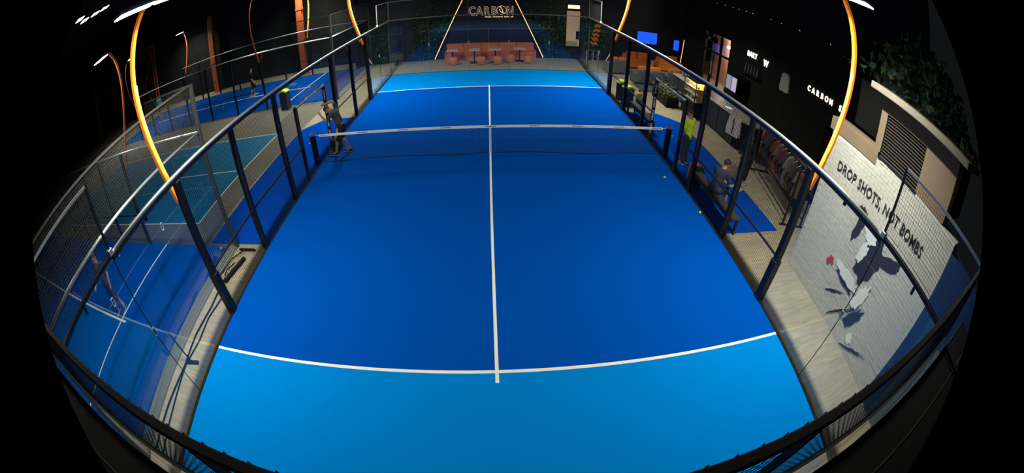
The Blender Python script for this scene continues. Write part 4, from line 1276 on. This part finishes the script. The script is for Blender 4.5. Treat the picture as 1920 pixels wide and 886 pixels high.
# ================================================================== PEOPLE
def person(label, loc, rz, J, cloth, scale=1.0, hair=M_HAIR, hairlen=0, skin=None, pose_word=None, voxel=0.011):
    """J overrides joints (x right, y forward, z up, metres, 1.78 m figure).  cloth: dict of parts."""
    j = dict(pel=(0, 0, 0.96), sp=(0, 0.0, 1.15), ch=(0, 0.0, 1.34), nk=(0, 0.0, 1.50), hd=(0, 0.02, 1.645), hf=(0, 1, 0),
             shL=(-0.185, 0, 1.43), shR=(0.185, 0, 1.43), elL=(-0.24, -0.02, 1.13), elR=(0.24, -0.02, 1.13), wrL=(-0.25, 0.1, 0.89), wrR=(0.25, 0.1, 0.89),
             hpL=(-0.095, 0, 0.92), hpR=(0.095, 0, 0.92), knL=(-0.11, 0.02, 0.5), knR=(0.11, 0.02, 0.5), anL=(-0.11, -0.03, 0.09), anR=(0.11, -0.03, 0.09),
             toL=(-0.13, 0.14, 0.035), toR=(0.13, 0.14, 0.035))
    j.update(J)
    j = {k: Vector(v) for k, v in j.items()}
    t = thing('person', label, 'person', loc, rz)
    t.scale = (scale,) * 3
    skin = skin or M_SKIN
    def remesh(mb, name, m, parent, vx=voxel, sm=4):
        o = mb.build(name, m, parent, smooth=True)
        r = o.modifiers.new('remesh', 'REMESH')
        r.mode = 'VOXEL'
        r.voxel_size = vx
        r.use_smooth_shade = True
        s_ = o.modifiers.new('smooth', 'SMOOTH')
        s_.factor = 0.5
        s_.iterations = sm
        return o
    b = MB()
    # torso
    b.capsule(j['hpL'], j['hpR'], 0.105, 0.105).capsule(j['pel'], j['sp'], 0.125, 0.115).capsule(j['sp'], j['ch'], 0.115, 0.135)
    b.capsule(j['ch'] * 0.7 + j['shL'] * 0.3, j['ch'] * 0.7 + j['shR'] * 0.3, 0.115, 0.115)
    b.capsule(j['shL'] * 0.85 + j['nk'] * 0.15, j['shR'] * 0.85 + j['nk'] * 0.15, 0.07, 0.07)
    b.capsule(j['nk'] - (j['hd'] - j['nk']) * 0.4, j['hd'], 0.06, 0.055)
    # head
    hf = j['hf'].normalized()
    hu = (j['hd'] - j['nk']).normalized()
    hs = hf.cross(hu).normalized()
    hf = hu.cross(hs).normalized()
    H = j['hd']
    b.capsule(H + hu * 0.025 - hf * 0.015, H + hu * 0.035 + hf * 0.01, 0.088, 0.083, 14)
    b.capsule(H + hu * 0.0 + hf * 0.02, H - hu * 0.075 + hf * 0.05, 0.07, 0.042, 12)
    b.capsule(H + hf * 0.085 + hu * 0.01, H + hf * 0.108 - hu * 0.022, 0.009, 0.014, 8)      # nose
    b.capsule(H + hf * 0.082 + hu * 0.032 - hs * 0.035, H + hf * 0.082 + hu * 0.032 + hs * 0.035, 0.010, 0.010, 8)   # brow
    b.capsule(H + hf * 0.083 - hu * 0.052 - hs * 0.018, H + hf * 0.083 - hu * 0.052 + hs * 0.018, 0.009, 0.009, 8)   # mouth
    for s_ in (-1, 1):
        b.capsule(H + hs * 0.085 * s_ + hu * 0.02, H + hs * 0.088 * s_ - hu * 0.02, 0.015, 0.012, 8)  # ears
    # limbs
    for S in 'LR':
        sh, el, wr, hp, kn, an, to = (j[k + S] for k in ('sh', 'el', 'wr', 'hp', 'kn', 'an', 'to'))
        b.capsule(sh, el, 0.056, 0.042).capsule(el, wr, 0.043, 0.029)
        b.capsule(hp, kn, 0.088, 0.058)
        mid = kn.lerp(an, 0.35) + Vector((0, -0.015, 0))
        b.capsule(kn, mid, 0.056, 0.055).capsule(mid, an, 0.055, 0.038)
        b.capsule(an + Vector((0, 0, -0.02)), to, 0.042, 0.032)
        # hand
        d = (wr - el).normalized()
        n_ = Vector((1, 0, 0)) if abs(d.x) < 0.8 else Vector((0, 1, 0))
        a_ = d.cross(n_).normalized()
        n_ = a_.cross(d).normalized()
        curl = n_ * (-1 if S == 'R' else 1)
        b.capsule(wr, wr + d * 0.075, 0.028, 0.034, 8, flat=0.7)
        for k, ln in enumerate((0.07, 0.08, 0.075, 0.058)):
            base = wr + d * 0.08 + a_ * (k - 1.5) * 0.02
            kq = base + d * ln * 0.55 + curl * ln * 0.12
            b.capsule(base, kq, 0.0095, 0.009, 6).capsule(kq, kq + d * ln * 0.4 + curl * ln * 0.4, 0.009, 0.008, 6)
        tb = wr + d * 0.025 - a_ * 0.03
        b.capsule(tb, tb + d * 0.035 - a_ * 0.03, 0.012, 0.011, 6).capsule(tb + d * 0.035 - a_ * 0.03, tb + d * 0.065 - a_ * 0.035 + curl * 0.01, 0.011, 0.009, 6)
    body = remesh(b, 'body', skin, t, voxel)
    for s_ in (-1, 1):
        MB().ball(H + hf * 0.09 + hu * 0.014 + hs * 0.032 * s_, 0.010, seg=8, rings=6).build('eye', M_BLACK, t, smooth=True)
    # hair
    h = MB().capsule(H + hu * 0.042 - hf * 0.02, H + hu * 0.05 + hf * 0.004, 0.094, 0.088, 14)
    h.capsule(H + hu * 0.02 - hf * 0.045, H - hu * 0.02 - hf * 0.05, 0.07, 0.055, 10)
    hm = MB()
    keep = []
    for f in h.f:
        c = sum((Vector(h.v[i]) for i in f), Vector()) / len(f) - H
        if c.dot(hu) > 0.04 - 0.9 * max(0, -c.dot(hf)) - hairlen and not (c.dot(hf) > 0.055 and c.dot(hu) < 0.075):
            keep.append(f)
    hm.v = h.v
    hm.f = keep
    ho = hm.build('hair', hair, t, smooth=True)
    so = ho.modifiers.new('solid', 'SOLIDIFY')
    so.thickness = 0.006
    # clothes
    top = cloth.get('top')
    if top:
        c = MB()
        low = j['pel'].lerp(j['sp'], cloth.get('hem', 0.1))
        c.capsule(low, j['sp'], 0.135, 0.14).capsule(j['sp'], j['ch'], 0.138, 0.152)
        c.capsule(low.lerp(j['hpL'] + (low - j['pel']), 0.5), low.lerp(j['hpR'] + (low - j['pel']), 0.5), 0.125, 0.125)
        c.capsule(j['ch'] * 0.65 + j['shL'] * 0.35, j['ch'] * 0.65 + j['shR'] * 0.35, 0.128, 0.128)
        c.capsule(j['shL'] * 0.9 + j['nk'] * 0.1, j['shR'] * 0.9 + j['nk'] * 0.1, 0.076, 0.076)
        for S in 'LR':
            sl = cloth.get('sleeve', 0.6)
            c.capsule(j['sh' + S], j['sh' + S].lerp(j['el' + S], min(sl, 1)), 0.072, 0.064)
            if sl > 1:
                c.capsule(j['el' + S], j['el' + S].lerp(j['wr' + S], sl - 1), 0.06, 0.044)
        remesh(c, 'top', top, t, 0.014, 5)
    bot = cloth.get('bottom')
    if bot:
        c = MB()
        c.capsule(j['hpL'], j['hpR'], 0.118, 0.118).capsule(j['pel'], j['pel'].lerp(j['sp'], 0.25), 0.128, 0.122)
        ln = cloth.get('leglen', 0.85)
        for S in 'LR':
            c.capsule(j['hp' + S], j['hp' + S].lerp(j['kn' + S], min(ln, 1)), 0.105, 0.085)
            if ln > 1:
                c.capsule(j['kn' + S], j['kn' + S].lerp(j['an' + S], ln - 1), 0.076, 0.062)
        remesh(c, 'bottoms', bot, t, 0.014, 4)
        if cloth.get('stripe'):
            for S in cloth.get('stripe_sides', 'LR'):
                sd = -1 if S == 'L' else 1
                a, e = j['hp' + S], j['hp' + S].lerp(j['kn' + S], 0.9)
                of = Vector(cloth.get('stripe_off', (sd * 0.08, 0.06, 0)))
                MB().capsule(a + of, e + of * 0.8, 0.042, 0.036, 10).build('side_stripe', cloth['stripe'], t, smooth=True)
    shoe = cloth.get('shoe')
    if shoe:
        for S in 'LR':
            an, to = j['an' + S], j['to' + S]
            fw = (to - an)
            fw.z = 0
            fw.normalize()
            zb = to.z - 0.035
            c = MB()
            heel = Vector((an.x, an.y, zb + 0.045)) - fw * 0.04
            tip = Vector((to.x, to.y, zb + 0.042)) + fw * 0.05
            c.capsule(heel, tip, 0.046, 0.04, 10).capsule(heel + Vector((0, 0, 0.03)), an + Vector((0, 0, 0.0)), 0.05, 0.045, 10)
            so_ = remesh(c, 'shoe', shoe, t, 0.011, 3)
            sl = MB()
            sl.capsule(heel + Vector((0, 0, -0.022)), tip + Vector((0, 0, -0.022)), 0.046, 0.043, 10, flat=0.45)
            sl.build('sole', cloth.get('sole', M_TAPE), so_, smooth=True)
            if cloth.get('sock'):
                MB().capsule(an, an.lerp(j['kn' + S], 0.3), 0.046, 0.05, 10).build('sock', cloth['sock'], so_, smooth=True)
    return t

CL_GREY = mat('shirt_slate', (0.055, 0.075, 0.085), 0.9, var=0.15, scale=12)
CL_BLK = mat('shorts_black', (0.02, 0.021, 0.022), 0.9)
CL_YEL = mat('stripe_yellow', (0.62, 0.48, 0.02), 0.8)
CL_LIME = mat('shirt_lime', (0.68, 0.95, 0.008), 0.85, var=0.06)
CL_DGREY = mat('trousers_dark', (0.028, 0.032, 0.04), 0.9)
CL_NAVY = mat('shirt_navy', (0.03, 0.042, 0.065), 0.9, var=0.12)
CL_TEALS = mat('shirt_teal', (0.03, 0.28, 0.30), 0.9)
SH_BLK = mat('shoe_black', (0.015, 0.015, 0.02), 0.6)
SH_WHT = mat('shoe_white', (0.6, 0.6, 0.58), 0.6)
SOLE_W = mat('sole_pale', (0.5, 0.47, 0.42), 0.7)

# player leaning on the padded post behind the net (faces -x, towards the post)
person('player in grey shirt and black and yellow shorts leaning on the gate post', (-4.5, 0.55, 0), PI / 2,
       dict(pel=(0.0, -0.05, 0.93), sp=(0.0, 0.0, 1.12), ch=(-0.02, 0.07, 1.31), nk=(-0.02, 0.17, 1.45), hd=(-0.02, 0.30, 1.50), hf=(0, 0.75, -0.65),
            shL=(-0.20, 0.10, 1.40), shR=(0.16, 0.06, 1.44), elL=(-0.25, 0.32, 1.22), wrL=(-0.15, 0.50, 1.38), elR=(0.16, 0.16, 1.68), wrR=(0.06, 0.36, 1.66),
            hpL=(-0.09, -0.05, 0.90), hpR=(0.09, -0.05, 0.90), knL=(-0.09, 0.12, 0.50), knR=(0.10, -0.02, 0.49), anL=(-0.10, 0.20, 0.09), anR=(0.12, -0.20, 0.09),
            toL=(-0.11, 0.37, 0.035), toR=(0.15, -0.03, 0.035)),
       dict(top=CL_GREY, hem=0.85, sleeve=0.6, bottom=CL_BLK, leglen=0.85, stripe=CL_YEL, stripe_sides='L', stripe_off=(-0.072, 0.035, 0.0), shoe=SH_BLK, sole=SOLE_W), hair=M_HAIRB, scale=0.99)
# man in lime shirt, seen from behind, facing away to the left
person('man in bright lime shirt and dark trousers standing by the right gate', (5.68, -0.38, FZ), math.radians(28),
       dict(elL=(-0.22, 0.05, 1.14), wrL=(-0.12, 0.22, 1.0), elR=(0.22, 0.05, 1.14), wrR=(0.10, 0.22, 1.02), hd=(0, 0.04, 1.64), hf=(-0.5, 0.9, -0.1)),
       dict(top=CL_LIME, hem=-0.1, sleeve=0.65, bottom=CL_DGREY, leglen=1.9, shoe=SH_BLK), scale=0.95)
# seated man on the near bench, back to the court
person('man in dark blue shirt sitting on the near bench with his back to the court', (5.38, -2.8, FZ), -PI / 2 + 0.35,
       dict(pel=(0, 0, 0.58), sp=(0, 0.05, 0.76), ch=(0, 0.12, 0.93), nk=(0, 0.20, 1.07), hd=(0, 0.28, 1.18), hf=(0, 0.9, -0.45),
            shL=(-0.19, 0.16, 1.0), shR=(0.19, 0.16, 1.0), elL=(-0.25, 0.25, 0.74), elR=(0.27, 0.24, 0.74), wrL=(-0.12, 0.46, 0.64), wrR=(0.14, 0.46, 0.64),
            hpL=(-0.1, 0.02, 0.56), hpR=(0.1, 0.02, 0.56), knL=(-0.14, 0.42, 0.52), knR=(0.16, 0.42, 0.52), anL=(-0.13, 0.44, 0.09), anR=(0.17, 0.40, 0.09),
            toL=(-0.15, 0.60, 0.035), toR=(0.20, 0.56, 0.035)),
       dict(top=CL_NAVY, hem=0.0, sleeve=0.7, bottom=CL_NAVY, leglen=0.9, shoe=SH_WHT, sock=SH_WHT), hair=M_HAIR, scale=1.0)
# person in black on the far side of the bench, facing the seated man
person('person in black standing in front of the seated man', (6.95, -1.85, FZ), PI / 2 + 0.35,
       dict(elL=(-0.25, 0.02, 1.15), wrL=(-0.16, 0.24, 1.05), elR=(0.25, 0.02, 1.15), wrR=(0.16, 0.24, 1.05), hd=(0, 0.04, 1.64)),
       dict(top=M_BLACK, hem=-0.1, sleeve=1.85, bottom=M_BLACK, leglen=1.3, shoe=SH_WHT, sock=SH_WHT), hair=M_BLACK, scale=0.97)
# player on the near left court
person('player in dark clothes and white socks standing on the near left court', (-9.35, -6.75, -0.012), math.radians(200),
       dict(knL=(-0.13, 0.06, 0.5), anL=(-0.16, -0.08, 0.09), toL=(-0.19, 0.10, 0.035), elR=(0.28, 0.06, 1.16), wrR=(0.26, 0.3, 1.08)),
       dict(top=CL_NAVY, hem=-0.2, sleeve=0.7, bottom=CL_NAVY, leglen=1.25, shoe=SH_BLK, sock=SH_WHT))
# player on the far left court
person('player in black with bare legs on the far left court', (-13.8, 9.9, -0.012), math.radians(-60),
       dict(knL=(-0.16, 0.12, 0.5), anL=(-0.24, 0.02, 0.09), toL=(-0.28, 0.18, 0.035), knR=(0.16, -0.02, 0.5), anR=(0.22, -0.18, 0.09), toR=(0.26, 0.0, 0.035)),
       dict(top=M_BLACK, hem=-0.1, sleeve=0.9, bottom=M_BLACK, leglen=0.95, shoe=SH_WHT), hair=M_BLACK)
# small player in teal at the distant end of the far left court
person('distant player in teal shirt at the end of the far left court', (-25.3, 11.3, -0.012), math.radians(-120), dict(), dict(top=CL_TEALS, hem=-0.1, sleeve=0.7, bottom=M_BLACK, leglen=0.9, shoe=SH_WHT))
